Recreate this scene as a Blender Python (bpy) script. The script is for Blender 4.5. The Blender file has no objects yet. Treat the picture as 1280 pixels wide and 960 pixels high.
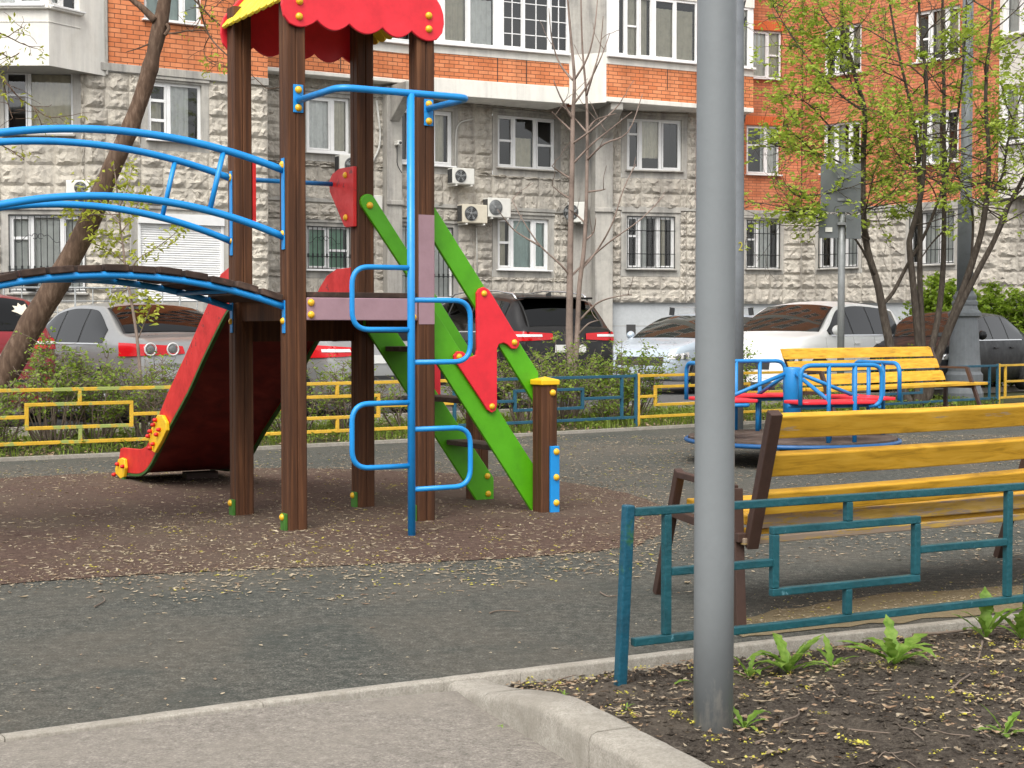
import bpy, bmesh, math, random
from math import sin, cos, pi, radians, sqrt, atan2, hypot
from mathutils import Vector, Matrix, noise as mnoise
SC = bpy.context.scene
COL = SC.collection
R = random.Random(11)
# ------------------------------------------------------------------ camera model (metres, X right, Y away, Z up)
FPX, EYE = 1900.0, 1.3
PIT = math.atan(70.0 / FPX)
cP, sP = cos(PIT), sin(PIT)
def ray(px, py):
    a = (px - 640) / FPX; b = (480 - py) / FPX
    return Vector((a, cP + b * sP, -sP + b * cP))
def at_z(px, py, z=0.0):
    r = ray(px, py); t = (z - EYE) / r.z
    return Vector((r.x * t, r.y * t, z))
def at_y(px, py, y):
    r = ray(px, py); t = y / r.y
    return Vector((r.x * t, y, EYE + r.z * t))
def on_plane(px, py, P0, d):
    r = ray(px, py); n = (-d[1], d[0])
    t = (n[0] * P0[0] + n[1] * P0[1]) / (n[0] * r.x + n[1] * r.y)
    return ((r.x * t - P0[0]) * d[0] + (r.y * t - P0[1]) * d[1], EYE + r.z * t)

# ------------------------------------------------------------------ mesh builder
class MB:
    def __init__(s):
        s.v = []; s.f = []; s.sm = []; s.uv = {}
    def face(s, idx, smooth=False, uv=None):
        if uv: s.uv[len(s.f)] = uv
        s.f.append(tuple(idx)); s.sm.append(smooth)
    def add(s, vs, fs, smooth=False):
        b = len(s.v); s.v += [tuple(p) for p in vs]
        for f in fs: s.face([b + i for i in f], smooth)
        return b
    def quad(s, a, b, c, d, uv=None):
        n = len(s.v); s.v += [tuple(a), tuple(b), tuple(c), tuple(d)]
        s.face((n, n + 1, n + 2, n + 3), False, uv)
    def hexa(s, p, smooth=False):            # 8 corners: bottom 0-3 ccw, top 4-7
        s.add(p, [(3, 2, 1, 0), (4, 5, 6, 7), (0, 1, 5, 4), (1, 2, 6, 5), (2, 3, 7, 6), (3, 0, 4, 7)], smooth)
    def box(s, c, ax, ay, az):               # centre and three half-axis vectors
        c, ax, ay, az = Vector(c), Vector(ax), Vector(ay), Vector(az)
        s.hexa([c - ax - ay - az, c + ax - ay - az, c + ax + ay - az, c - ax + ay - az,
                c - ax - ay + az, c + ax - ay + az, c + ax + ay + az, c - ax + ay + az])
    def abox(s, x0, x1, y0, y1, z0, z1):
        s.box(((x0 + x1) / 2, (y0 + y1) / 2, (z0 + z1) / 2), ((x1 - x0) / 2, 0, 0), (0, (y1 - y0) / 2, 0), (0, 0, (z1 - z0) / 2))
    def beam(s, a, b, w, h, up=(0, 0, 1)):   # rectangular bar, w across, h along up
        a, b = Vector(a), Vector(b); d = b - a
        side = d.cross(Vector(up))
        if side.length < 1e-6: side = Vector((1, 0, 0))
        side.normalize(); u = side.cross(d).normalized()
        s.box((a + b) / 2, d / 2, side * w / 2, u * h / 2)
    def tube(s, pts, r, sides=10, closed=False, caps=True, smooth=True):
        pts = [Vector(p) for p in pts]; n = len(pts)
        rad = r if isinstance(r, (list, tuple)) else [r] * n
        t0 = (pts[1] - pts[0]).normalized()
        u = t0.orthogonal().normalized(); base = len(s.v); prev = t0
        for i, p in enumerate(pts):
            if closed: t = pts[(i + 1) % n] - pts[i - 1]
            else: t = pts[min(i + 1, n - 1)] - pts[max(i - 1, 0)]
            t = t.normalized() if t.length > 1e-9 else prev
            q = prev.rotation_difference(t); u = q @ u; u = (u - t * u.dot(t)).normalized(); prev = t
            w = t.cross(u)
            for k in range(sides):
                a = 2 * pi * k / sides
                s.v.append(tuple(p + (u * cos(a) + w * sin(a)) * rad[i]))
        m = n if closed else n - 1
        for i in range(m):
            j = (i + 1) % n
            for k in range(sides):
                l = (k + 1) % sides
                s.face((base + i * sides + k, base + i * sides + l, base + j * sides + l, base + j * sides + k), smooth)
        if caps and not closed:
            s.face([base + k for k in range(sides)][::-1]); s.face([base + (n - 1) * sides + k for k in range(sides)])
    def lathe(s, prof, c, ax=(0, 0, 1), sides=24, smooth=True):   # prof: (radius, height along ax)
        c = Vector(c); ax = Vector(ax).normalized(); u = ax.orthogonal().normalized(); w = ax.cross(u); base = len(s.v)
        for r, h in prof:
            for k in range(sides):
                a = 2 * pi * k / sides
                s.v.append(tuple(c + ax * h + (u * cos(a) + w * sin(a)) * r))
        for i in range(len(prof) - 1):
            for k in range(sides):
                l = (k + 1) % sides
                s.face((base + i * sides + k, base + i * sides + l, base + (i + 1) * sides + l, base + (i + 1) * sides + k), smooth)
        s.face([base + k for k in range(sides)][::-1])
        s.face([base + (len(prof) - 1) * sides + k for k in range(sides)])
    def prism(s, poly, fn, t0, t1):          # poly 2-D; fn(a, b, t) -> point; extruded from t0 to t1
        n = len(poly); b = len(s.v)
        s.v += [tuple(fn(a, c, t0)) for a, c in poly] + [tuple(fn(a, c, t1)) for a, c in poly]
        s.face([b + i for i in range(n)][::-1]); s.face([b + n + i for i in range(n)])
        for i in range(n):
            j = (i + 1) % n; s.face((b + i, b + j, b + n + j, b + n + i))
    def ball(s, c, r, ax=(0, 0, 1), sides=12):   # dome-shaped bolt cap standing on a surface along ax
        s.lathe([(r, -.012), (r, .002), (r * .93, r * .32), (r * .72, r * .6), (r * .4, r * .78), (r * .08, r * .84)], c, ax, sides)

ORG = {}
def obj(name, mb, mat, parent=None, loc=None, bev=0.0, label=None, cat=None, group=None, kind=None, fixn=True, sub=0):
    o0 = ORG[parent.name] if parent else Vector(loc or (0, 0, 0))
    me = bpy.data.meshes.new(name)
    me.from_pydata([(x - o0.x, y - o0.y, z - o0.z) for x, y, z in mb.v], [], mb.f)
    me.polygons.foreach_set('use_smooth', mb.sm)
    if mb.uv:
        l = me.uv_layers.new(name='UVMap')
        for fi, uv in mb.uv.items():
            p = me.polygons[fi]
            for k, li in enumerate(p.loop_indices): l.data[li].uv = uv[k]
    me.materials.append(mat)
    if fixn:
        bm = bmesh.new(); bm.from_mesh(me); bmesh.ops.recalc_face_normals(bm, faces=bm.faces); bm.to_mesh(me); bm.free()
    o = bpy.data.objects.new(name, me); COL.objects.link(o)
    if parent: o.parent = parent
    else: o.location = o0
    ORG[o.name] = o0
    if bev > 0:
        m = o.modifiers.new('edge', 'BEVEL'); m.width = bev; m.segments = 2; m.limit_method = 'ANGLE'; m.angle_limit = radians(35)
    tag(o, label, cat, group, kind)
    return o
def tag(o, label=None, cat=None, group=None, kind=None):
    if label: o['label'] = label
    if cat: o['category'] = cat
    if group: o['group'] = group
    if kind: o['kind'] = kind
def thing(name, loc, label, cat, group=None):
    o = bpy.data.objects.new(name, None); COL.objects.link(o); o.location = loc; o.empty_display_size = .2
    ORG[o.name] = Vector(loc); tag(o, label, cat, group); return o
def arc2(c, r, a0, a1, n):
    return [(c[0] + r * cos(radians(a0 + (a1 - a0) * i / n)), c[1] + r * sin(radians(a0 + (a1 - a0) * i / n))) for i in range(n + 1)]
def smoothpts(pts, k=4):
    P = [Vector(p) for p in pts]; out = []
    for i in range(len(P) - 1):
        a, b, c, d = P[max(i - 1, 0)], P[i], P[i + 1], P[min(i + 2, len(P) - 1)]
        for j in range(k):
            t = j / k
            out.append(.5 * (2 * b + (c - a) * t + (2 * a - 5 * b + 4 * c - d) * t * t + (3 * b - a - 3 * c + d) * t ** 3))
    return out + [P[-1]]
def rounded(pts, r, n=5, closed=False):      # polyline with filleted corners
    P = [Vector(p) for p in pts]; out = []
    for i, p in enumerate(P):
        if not closed and i in (0, len(P) - 1): out.append(p); continue
        a = (P[i - 1] - p); b = (P[(i + 1) % len(P)] - p)
        ra = min(r, a.length * .49); rb = min(r, b.length * .49)
        s, e = p + a.normalized() * ra, p + b.normalized() * rb
        for k in range(n + 1):
            t = k / n; out.append((1 - t) ** 2 * s + 2 * t * (1 - t) * p + t * t * e)
    return out

def text_mesh(name, body, size, mat, parent, pos, xdir, label=None):
    c = bpy.data.curves.new('lettering', 'FONT'); c.body = body; c.size = size; c.extrude = .002; c.align_x = 'CENTER'; c.align_y = 'CENTER'
    o = bpy.data.objects.new('lettering', c); COL.objects.link(o); bpy.context.view_layer.update()
    me = bpy.data.meshes.new_from_object(o.evaluated_get(bpy.context.evaluated_depsgraph_get())); bpy.data.objects.remove(o); bpy.data.curves.remove(c)
    mb = MB(); x = xdir.normalized(); y = Vector((0, 0, 1)); z = x.cross(y)
    mb.add([pos + x * v.co.x + y * v.co.y + z * v.co.z for v in me.vertices], [tuple(p.vertices) for p in me.polygons])
    return obj(name, mb, mat, parent, label=label, fixn=False)

# ------------------------------------------------------------------ materials
def nt(name):
    m = bpy.data.materials.new(name); m.use_nodes = True
    n = m.node_tree.nodes; return m, n, m.node_tree.links, n['Principled BSDF']
def ramp(n, l, src, stops):
    r = n.new('ShaderNodeValToRGB'); e = r.color_ramp.elements
    while len(e) < len(stops): e.new(.5)
    for k, (p, c) in enumerate(stops):
        e[k].position = p; e[k].color = (*c, 1) if len(c) == 3 else c
    l.new(src, r.inputs[0]); return r.outputs[0]
def tex(n, l, kind, scale, coord='Object', sc3=None, **kw):
    tc = n.new('ShaderNodeTexCoord'); out = tc.outputs[coord]
    if sc3:
        mp = n.new('ShaderNodeMapping'); mp.inputs['Scale'].default_value = sc3; l.new(out, mp.inputs[0]); out = mp.outputs[0]
    t = n.new('ShaderNodeTex' + kind); l.new(out, t.inputs['Vector']); t.inputs['Scale'].default_value = scale
    for k, v in kw.items():
        if k in t.inputs: t.inputs[k].default_value = v
        else: setattr(t, k, v)
    return t
def mix(n, l, f, a, b, mode='MIX'):
    m = n.new('ShaderNodeMix'); m.data_type = 'RGBA'; m.blend_type = mode
    for k, s in ((0, f), (6, a), (7, b)):
        if hasattr(s, 'links'): l.new(s, m.inputs[k])
        elif isinstance(s, (int, float)): m.inputs[k].default_value = s
        else: m.inputs[k].default_value = (*s, 1)
    return m.outputs[2]
def bump(n, l, bs, src, st, dist=.01, prev=None):
    b = n.new('ShaderNodeBump'); b.inputs['Strength'].default_value = st; b.inputs['Distance'].default_value = dist
    l.new(src, b.inputs['Height'])
    if prev: l.new(prev, b.inputs['Normal'])
    l.new(b.outputs[0], bs.inputs['Normal']); return b.outputs[0]
def paint(name, c, rough=.4, var=.12, wear=None, wearamt=.62, metal=0, spec=.5, bscale=60, bst=.12, scale=6, coat=0, wscale=9):
    m, n, l, b = nt(name)
    t = tex(n, l, 'Noise', scale, Detail=6, Roughness=.65)
    dark = tuple(x * (1 - 2 * var) for x in c); lite = tuple(min(1, x * (1 + var) + .006) for x in c)
    col = ramp(n, l, t.outputs['Fac'], [(.3, dark), (.5, c), (.72, lite)])
    if wear:
        w = tex(n, l, 'Noise', wscale, Detail=10, Roughness=.72, Distortion=.3)
        f = ramp(n, l, w.outputs['Fac'], [(wearamt, (0, 0, 0)), (wearamt + .05, (1, 1, 1))])
        col = mix(n, l, f, col, wear)
    l.new(col, b.inputs['Base Color'])
    rr = ramp(n, l, t.outputs['Fac'], [(.3, (rough * 1.3,) * 3), (.7, (rough * .8,) * 3)]); l.new(rr, b.inputs['Roughness'])
    b.inputs['Metallic'].default_value = metal; b.inputs['Specular IOR Level'].default_value = spec
    b.inputs['Coat Weight'].default_value = coat
    if bst: bump(n, l, b, tex(n, l, 'Noise', bscale, Detail=4).outputs['Fac'], bst, .004)
    return m
def wood(name, c1, c2, sc3, rough=.6, crack=.25, bst=.35, worn=None, wamt=.6):
    m, n, l, b = nt(name)
    t = tex(n, l, 'Noise', 1, sc3=sc3, Detail=8, Roughness=.6, Distortion=.4)
    big = tex(n, l, 'Noise', 2.2, Detail=4)
    col = ramp(n, l, t.outputs['Fac'], [(.32, tuple(x * .55 for x in c1)), (.5, c1), (.68, c2)])
    col = mix(n, l, ramp(n, l, big.outputs['Fac'], [(.35, (0, 0, 0)), (.7, (.55,) * 3)]), col, tuple(x * .62 for x in c1))
    if worn:
        w = tex(n, l, 'Noise', 1, sc3=tuple(x * .6 for x in sc3), Detail=10, Roughness=.75)
        col = mix(n, l, ramp(n, l, w.outputs['Fac'], [(wamt, (0, 0, 0)), (wamt + .04, (1, 1, 1))]), col, worn)
    l.new(col, b.inputs['Base Color']); b.inputs['Roughness'].default_value = rough
    b.inputs['Specular IOR Level'].default_value = .35
    bump(n, l, b, t.outputs['Fac'], bst, .006); return m
def rainstreak(n, l, col, amt):
    t = tex(n, l, 'Noise', 1, sc3=(3.2, 3.2, .22), Detail=7, Roughness=.7)
    m = n.new('ShaderNodeMix'); m.data_type = 'RGBA'; m.blend_type = 'MULTIPLY'; m.inputs[0].default_value = 1
    l.new(col, m.inputs[6]); l.new(ramp(n, l, t.outputs['Fac'], [(.36, (1 - amt, 1 - amt, 1 - amt * .95)), (.56, (1, 1, 1))]), m.inputs[7])
    return m.outputs[2]
def speckle(name, stops, scale, rough=.95, big=None, bigscale=.8, bst=.5, dist=.006, big2=None, streak=0):
    m, n, l, b = nt(name)
    t = tex(n, l, 'Noise', scale, Detail=5, Roughness=.8)
    t2 = tex(n, l, 'Noise', scale * .21, Detail=6, Roughness=.7)
    f = n.new('ShaderNodeMath'); f.operation = 'MULTIPLY_ADD'; f.inputs[1].default_value = .35; l.new(t2.outputs['Fac'], f.inputs[0])
    g = n.new('ShaderNodeMath'); g.operation = 'MULTIPLY'; g.inputs[1].default_value = .65; l.new(t.outputs['Fac'], g.inputs[0]); l.new(g.outputs[0], f.inputs[2])
    col = ramp(n, l, f.outputs[0], stops)
    for q, s in ((big, bigscale), (big2, bigscale * 3.1)):
        if q:
            bt = tex(n, l, 'Noise', s, Detail=7, Roughness=.62, Distortion=.5)
            col = mix(n, l, ramp(n, l, bt.outputs['Fac'], [(q[1], (0, 0, 0)), (q[1] + .18, (q[2],) * 3)]), col, q[0])
    if streak: col = rainstreak(n, l, col, streak)
    l.new(col, b.inputs['Base Color']); b.inputs['Roughness'].default_value = rough; b.inputs['Specular IOR Level'].default_value = .2
    bump(n, l, b, f.outputs[0], bst, dist); return m
def leafmat(name, c1, c2, c3, scale=3.0, trans=.45):
    m, n, l, b = nt(name)
    t = tex(n, l, 'Noise', scale, Detail=5, Roughness=.8)
    t2 = tex(n, l, 'Noise', 37, Detail=1)
    col = ramp(n, l, t.outputs['Fac'], [(.34, c1), (.52, c2), (.68, c3)])
    col = mix(n, l, ramp(n, l, t2.outputs['Fac'], [(.4, (0, 0, 0)), (.65, (.5,) * 3)]), col, c3)
    l.new(col, b.inputs['Base Color']); b.inputs['Roughness'].default_value = .5; b.inputs['Specular IOR Level'].default_value = .3
    tr = n.new('ShaderNodeBsdfTranslucent'); l.new(col, tr.inputs[0])
    ms = n.new('ShaderNodeMixShader'); ms.inputs[0].default_value = trans
    l.new(b.outputs[0], ms.inputs[1]); l.new(tr.outputs[0], ms.inputs[2]); l.new(ms.outputs[0], n['Material Output'].inputs[0])
    return m
def glass(name, tint=(.55, .6, .6), refl=.9, base=.06, ior=1.5):
    m, n, l, b = nt(name)
    tr = n.new('ShaderNodeBsdfTransparent'); tr.inputs[0].default_value = (*tint, 1)
    gl = n.new('ShaderNodeBsdfGlossy'); gl.inputs[0].default_value = (refl, refl, refl, 1); gl.inputs['Roughness'].default_value = .02
    fr = n.new('ShaderNodeFresnel'); fr.inputs[0].default_value = ior
    ad = n.new('ShaderNodeMath'); ad.operation = 'ADD'; ad.inputs[1].default_value = base; ad.use_clamp = True; l.new(fr.outputs[0], ad.inputs[0])
    bt = tex(n, l, 'Noise', 1.3, Detail=1); bp = n.new('ShaderNodeBump'); bp.inputs['Strength'].default_value = .05; bp.inputs['Distance'].default_value = .02; l.new(bt.outputs['Fac'], bp.inputs['Height'])
    l.new(bp.outputs[0], gl.inputs['Normal'])
    ms = n.new('ShaderNodeMixShader'); l.new(ad.outputs[0], ms.inputs[0]); l.new(tr.outputs[0], ms.inputs[1]); l.new(gl.outputs[0], ms.inputs[2])
    l.new(ms.outputs[0], n['Material Output'].inputs[0]); return m
def brickmat(name, c1, c2, mort, w, h, mw=.006, bst=.5):
    m, n, l, b = nt(name)
    tc = n.new('ShaderNodeTexCoord'); t = n.new('ShaderNodeTexBrick'); l.new(tc.outputs['UV'], t.inputs['Vector'])
    t.inputs['Scale'].default_value = 1; t.inputs['Brick Width'].default_value = w; t.inputs['Row Height'].default_value = h
    t.inputs['Mortar Size'].default_value = mw; t.inputs['Mortar Smooth'].default_value = .2; t.inputs['Bias'].default_value = 0
    t.inputs['Color1'].default_value = (*c1, 1); t.inputs['Color2'].default_value = (*c2, 1); t.inputs['Mortar'].default_value = (*mort, 1)
    big = tex(n, l, 'Noise', .7, Detail=8, Roughness=.7)
    mm = n.new('ShaderNodeMix'); mm.data_type = 'RGBA'; mm.blend_type = 'MULTIPLY'; mm.inputs[0].default_value = 1
    l.new(t.outputs['Color'], mm.inputs[6]); l.new(ramp(n, l, big.outputs['Fac'], [(.3, (.8, .77, .75)), (.7, (1.05, 1.04, 1.03))]), mm.inputs[7])
    l.new(rainstreak(n, l, mm.outputs[2], .2), b.inputs['Base Color']); b.inputs['Roughness'].default_value = .85; b.inputs['Specular IOR Level'].default_value = .25
    inv = n.new('ShaderNodeMath'); inv.operation = 'SUBTRACT'; inv.inputs[0].default_value = 1; l.new(t.outputs['Fac'], inv.inputs[1])
    bump(n, l, b, inv.outputs[0], bst, .01); return m
def flat(name, c, rough=.6, metal=0, spec=.5):
    m, n, l, b = nt(name); b.inputs['Base Color'].default_value = (*c, 1); b.inputs['Roughness'].default_value = rough
    b.inputs['Metallic'].default_value = metal; b.inputs['Specular IOR Level'].default_value = spec; return m

M = dict(
    post=wood('stained timber', (.085, .032, .012), (.165, .068, .027), (30, 30, 1.1), .7),
    plank=wood('weathered dark boards', (.05, .03, .022), (.12, .075, .055), (9, 9, 9), .8, worn=(.16, .05, .045), wamt=.62),
    step=wood('grey brown boards', (.10, .07, .055), (.17, .13, .105), (9, 9, 14), .8),
    red=paint('red paint', (.76, .022, .038), .42, .07, wear=(.50, .04, .05), wearamt=.68, bst=.1, wscale=5),
    redslide=paint('red plywood paint', (.60, .012, .010), .48, .12, wear=(.20, .015, .012), wearamt=.60, bst=.1),
    redin=paint('dark red board', (.27, .008, .012), .6, .1),
    slideback=wood('red stained plywood back', (.17, .014, .010), (.24, .028, .02), (6, 3, 10), .6, bst=.5),
    green=paint('green paint', (.085, .38, .004), .40, .08, wear=(.03, .15, .008), wearamt=.68, bst=.1, wscale=7),
    dgreen=paint('dark green edge', (.03, .10, .012), .6, .1),
    footgreen=paint('green bracket paint', (.05, .17, .02), .5, .15, wear=(.05, .04, .02), wearamt=.62),
    blue=paint('blue paint', (.010, .26, .66), .38, .06, wear=(.03, .12, .24), wearamt=.74, bst=.05),
    railblue=paint('worn blue rail paint', (.010, .20, .50), .45, .1, wear=(.05, .12, .2), wearamt=.7, bst=.1),
    rimblue=paint('dark blue rim paint', (.008, .085, .24), .4, .1, bst=.1),
    yellow=paint('yellow plastic', (.82, .50, .012), .35, .07, bst=.03),
    yroof=paint('yellow board paint', (.80, .60, .03), .4, .05),
    bolt=paint('yellow bolt cap', (.80, .45, .02), .3, .05, bst=0),
    mauve=paint('mauve paint', (.33, .205, .235), .6, .06, wear=(.12, .07, .06), wearamt=.73, bst=.4, bscale=30),
    teal=paint('teal enamel', (.010, .080, .100), .36, .18, wear=(.10, .24, .29), wearamt=.64, bst=.9, bscale=45, wscale=22),
    tealend=paint('teal enamel over green', (.006, .075, .12), .4, .2, wear=(.03, .12, .05), wearamt=.54, bst=.9, bscale=45, wscale=4),
    fyellow=paint('yellow enamel', (.66, .40, .04), .45, .12, wear=(.33, .36, .12), wearamt=.60, bst=.5, wscale=3.5),
    fyellow2=paint('yellow enamel flaking', (.62, .38, .03), .45, .12, wear=(.30, .36, .10), wearamt=.50, bst=.5, wscale=3.5),
    fblue=paint('blue enamel', (.014, .085, .135), .5, .15, wear=(.10, .30, .40), wearamt=.66, bst=.5),
    bench=wood('yellow painted board', (.72, .39, .030), (.82, .48, .06), (4, 4, 34), .6, bst=.3, worn=(.45, .32, .18), wamt=.63),
    bench2=wood('worn yellow board', (.42, .27, .05), (.5, .34, .12), (3, 3, 26), .7, bst=.4, worn=(.25, .19, .14), wamt=.46),
    brown=paint('brown steel paint', (.055, .028, .020), .5, .15, wear=(.13, .08, .05), wearamt=.7, bst=.3),
    lamp=paint('grey lamp paint', (.19, .207, .215), .45, .06, wear=(.42, .44, .44), wearamt=.755, bst=.15, wscale=14, scale=2.5),
    lampfar=paint('grey iron paint', (.17, .185, .20), .5, .08, wear=(.42, .46, .46), wearamt=.66, wscale=3),
    galv=paint('galvanised steel', (.24, .25, .25), .5, .1, metal=.3),
    signback=paint('grey sign back', (.12, .132, .135), .55, .06),
    rubber=speckle('dark crumb rubber', [(.34, (.009, .011, .010)), (.46, (.046, .049, .043)), (.54, (.098, .097, .084)), (.66, (.31, .295, .26))], 95, big=((.125, .108, .086), .45, .5), bigscale=.5, big2=((.042, .05, .045), .52, .6), bst=.8),
    rubberred=speckle('brown crumb rubber', [(.34, (.015, .009, .007)), (.47, (.072, .044, .034)), (.55, (.108, .070, .054)), (.67, (.25, .19, .15))], 95, big=((.11, .085, .062), .45, .6), bigscale=.6, big2=((.115, .09, .055), .56, .6), bst=.8),
    asphalt=speckle('pale asphalt', [(.33, (.07, .063, .056)), (.46, (.18, .163, .142)), (.55, (.255, .23, .20)), (.68, (.46, .42, .38))], 110, big=((.235, .212, .18), .48, .6), bigscale=1.3, big2=((.155, .138, .12), .55, .55), bst=.7),
    parking=speckle('parking asphalt', [(.3, (.05, .05, .05)), (.5, (.11, .11, .11)), (.7, (.17, .17, .165))], 60),
    kerb=speckle('kerb concrete', [(.30, (.14, .13, .11)), (.47, (.30, .275, .235)), (.56, (.37, .345, .30)), (.7, (.50, .47, .41))], 130, big=((.23, .21, .175), .48, .75), bigscale=2.6, big2=((.40, .37, .32), .56, .6), bst=.6),
    soil=speckle('dark soil', [(.34, (.020, .016, .012)), (.48, (.072, .058, .046)), (.66, (.20, .17, .135))], 75, big=((.155, .128, .10), .46, .75), bigscale=2.2, bst=1.0, dist=.03),
    dust=speckle('dusty mulch', [(.3, (.10, .08, .05)), (.5, (.20, .16, .095)), (.7, (.32, .27, .17))], 150),
    lawn=speckle('lawn soil', [(.3, (.03, .03, .016)), (.5, (.07, .075, .035)), (.7, (.14, .13, .08))], 40),
    stone=speckle('pale cast stone', [(.32, (.35, .315, .26)), (.5, (.50, .46, .39)), (.68, (.59, .55, .475))], 16, big=((.38, .345, .285), .54, .55), bigscale=.9, bst=.6, dist=.03, streak=.28),
    stoneM=speckle('grey cast stone', [(.32, (.32, .29, .245)), (.5, (.465, .43, .37)), (.68, (.55, .51, .445))], 16, big=((.335, .305, .26), .5, .65), bigscale=.8, bst=.6, dist=.03, streak=.30),
    concrete=speckle('plain concrete', [(.25, (.33, .315, .28)), (.5, (.43, .41, .37)), (.75, (.50, .48, .43))], 9, big=((.27, .27, .25), .5, .7), bigscale=1.1, bst=.2, streak=.35),
    white=speckle('pale render', [(.25, (.66, .64, .58)), (.5, (.74, .72, .66)), (.75, (.78, .76, .70))], 6, big=((.60, .57, .50), .58, .5), bigscale=1.4, bst=.1, streak=.16),
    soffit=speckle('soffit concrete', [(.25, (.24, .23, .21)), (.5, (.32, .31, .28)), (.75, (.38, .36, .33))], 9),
    plinth=speckle('grey plinth panels', [(.25, (.36, .38, .39)), (.5, (.44, .46, .47)), (.75, (.5, .52, .53))], 12, big=((.36, .37, .37), .55, .5), bigscale=2),
    brickL=brickmat('orange facing brick', (.64, .21, .085), (.76, .30, .14), (.17, .075, .045), .27, .1, .008),
    brickR=brickmat('orange small brick', (.57, .19, .09), (.68, .26, .135), (.29, .125, .075), .26, .078, .008),
    pvc=paint('white window plastic', (.78, .78, .77), .35, .03, bst=0),
    pane=glass('window glass', (.90, .93, .92), .9, .04),
    darkpane=glass('car glass', (.10, .11, .11), .9, .01, 1.45),
    shield=glass('windscreen glass', (.50, .56, .53), .9, .04, 1.5),
    darkglass=flat('dark window pane', (.04, .042, .045), .08),
    room=flat('dim room', (.075, .068, .06), .9),
    curtain=paint('net curtain', (.86, .85, .82), .9, .08, bst=0),
    greencurtain=paint('green curtain', (.20, .42, .27), .9, .1, bst=0),
    beige=paint('beige blind', (.66, .60, .48), .9, .08, bst=0),
    teals=paint('pale blind', (.55, .66, .62), .9, .05, bst=0),
    iron=flat('black iron', (.012, .014, .014), .5),
    shutter=paint('white shutter', (.72, .72, .71), .45, .03, bst=0),
    acwhite=paint('unit casing', (.66, .65, .60), .5, .04, bst=0),
    accream=paint('cream unit casing', (.60, .55, .44), .5, .04, bst=0),
    acdark=flat('fan grille', (.045, .045, .045), .6),
    cable=flat('white conduit', (.55, .54, .50), .6),
    tyre=flat('tyre rubber', (.018, .018, .018), .8), rim=paint('alloy rim', (.42, .43, .44), .35, .05, metal=.7, bst=0),
    silver=paint('silver car paint', (.34, .34, .335), .32, .02, metal=.5, bst=0, coat=.6),
    black=paint('black car paint', (.010, .009, .009), .35, .02, bst=0, coat=.35, spec=.3),
    whitecar=paint('white car paint', (.88, .88, .875), .45, .01, bst=0, coat=.15),
    ice=paint('pale blue car paint', (.50, .58, .66), .3, .02, metal=.3, bst=0, coat=.6),
    graphite=paint('graphite car paint', (.013, .0135, .016), .42, .02, bst=0, coat=.1, spec=.25),
    maroon=paint('dark red car paint', (.20, .008, .014), .35, .03, bst=0, coat=.4),
    tail=flat('red lamp lens', (.55, .008, .012), .15), clear=flat('clear lamp lens', (.75, .74, .74), .15), chrome=flat('chrome', (.7, .7, .7), .15, .9),
    trim=flat('black trim', (.02, .02, .02), .5), plate=flat('number plate', (.78, .78, .76), .4), amber=flat('amber lens', (.75, .2, .02), .2),
    bark=wood('brown bark', (.11, .068, .045), (.19, .13, .092), (26, 26, 7), .9, bst=1.0),
    barkdark=wood('dark bark', (.07, .055, .043), (.125, .105, .085), (30, 30, 9), .9, bst=1.0),
    barkpale=paint('pale young bark', (.22, .165, .135), .8, .2, bst=.5, bscale=40),
    leaf=leafmat('young leaves', (.25, .37, .04), (.41, .53, .075), (.55, .62, .13), 3.0, .55),
    leafy=leafmat('yellow green leaves', (.26, .32, .03), (.40, .44, .05), (.52, .52, .10)),
    leafsh=leafmat('shrub leaves', (.11, .20, .025), (.23, .35, .05), (.37, .43, .08), 3.0, .5),
    hedge=leafmat('hedge leaves', (.10, .17, .015), (.19, .30, .025), (.31, .41, .05), 3.0, .5),
    grass=leafmat('grass blades', (.10, .16, .02), (.19, .28, .035), (.30, .36, .07)),
    dandelion=leafmat('dandelion leaves', (.10, .20, .02), (.19, .33, .045), (.30, .42, .09), 9),
    litter=leafmat('dry leaf flakes', (.25, .19, .11), (.40, .325, .215), (.58, .50, .375), 22, .1),
    litterdark=leafmat('brown dead leaves', (.10, .06, .035), (.24, .15, .09), (.46, .36, .24), 15, .1),
    littermid=leafmat('dull dry leaves', (.13, .095, .06), (.27, .21, .14), (.46, .39, .28), 19, .1),
    blossom=leafmat('yellow maple flowers', (.36, .33, .04), (.52, .46, .05), (.62, .56, .12), 20, .2),
    twig=paint('dry twig', (.17, .13, .10), .9, .2, bst=0),
)
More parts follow.
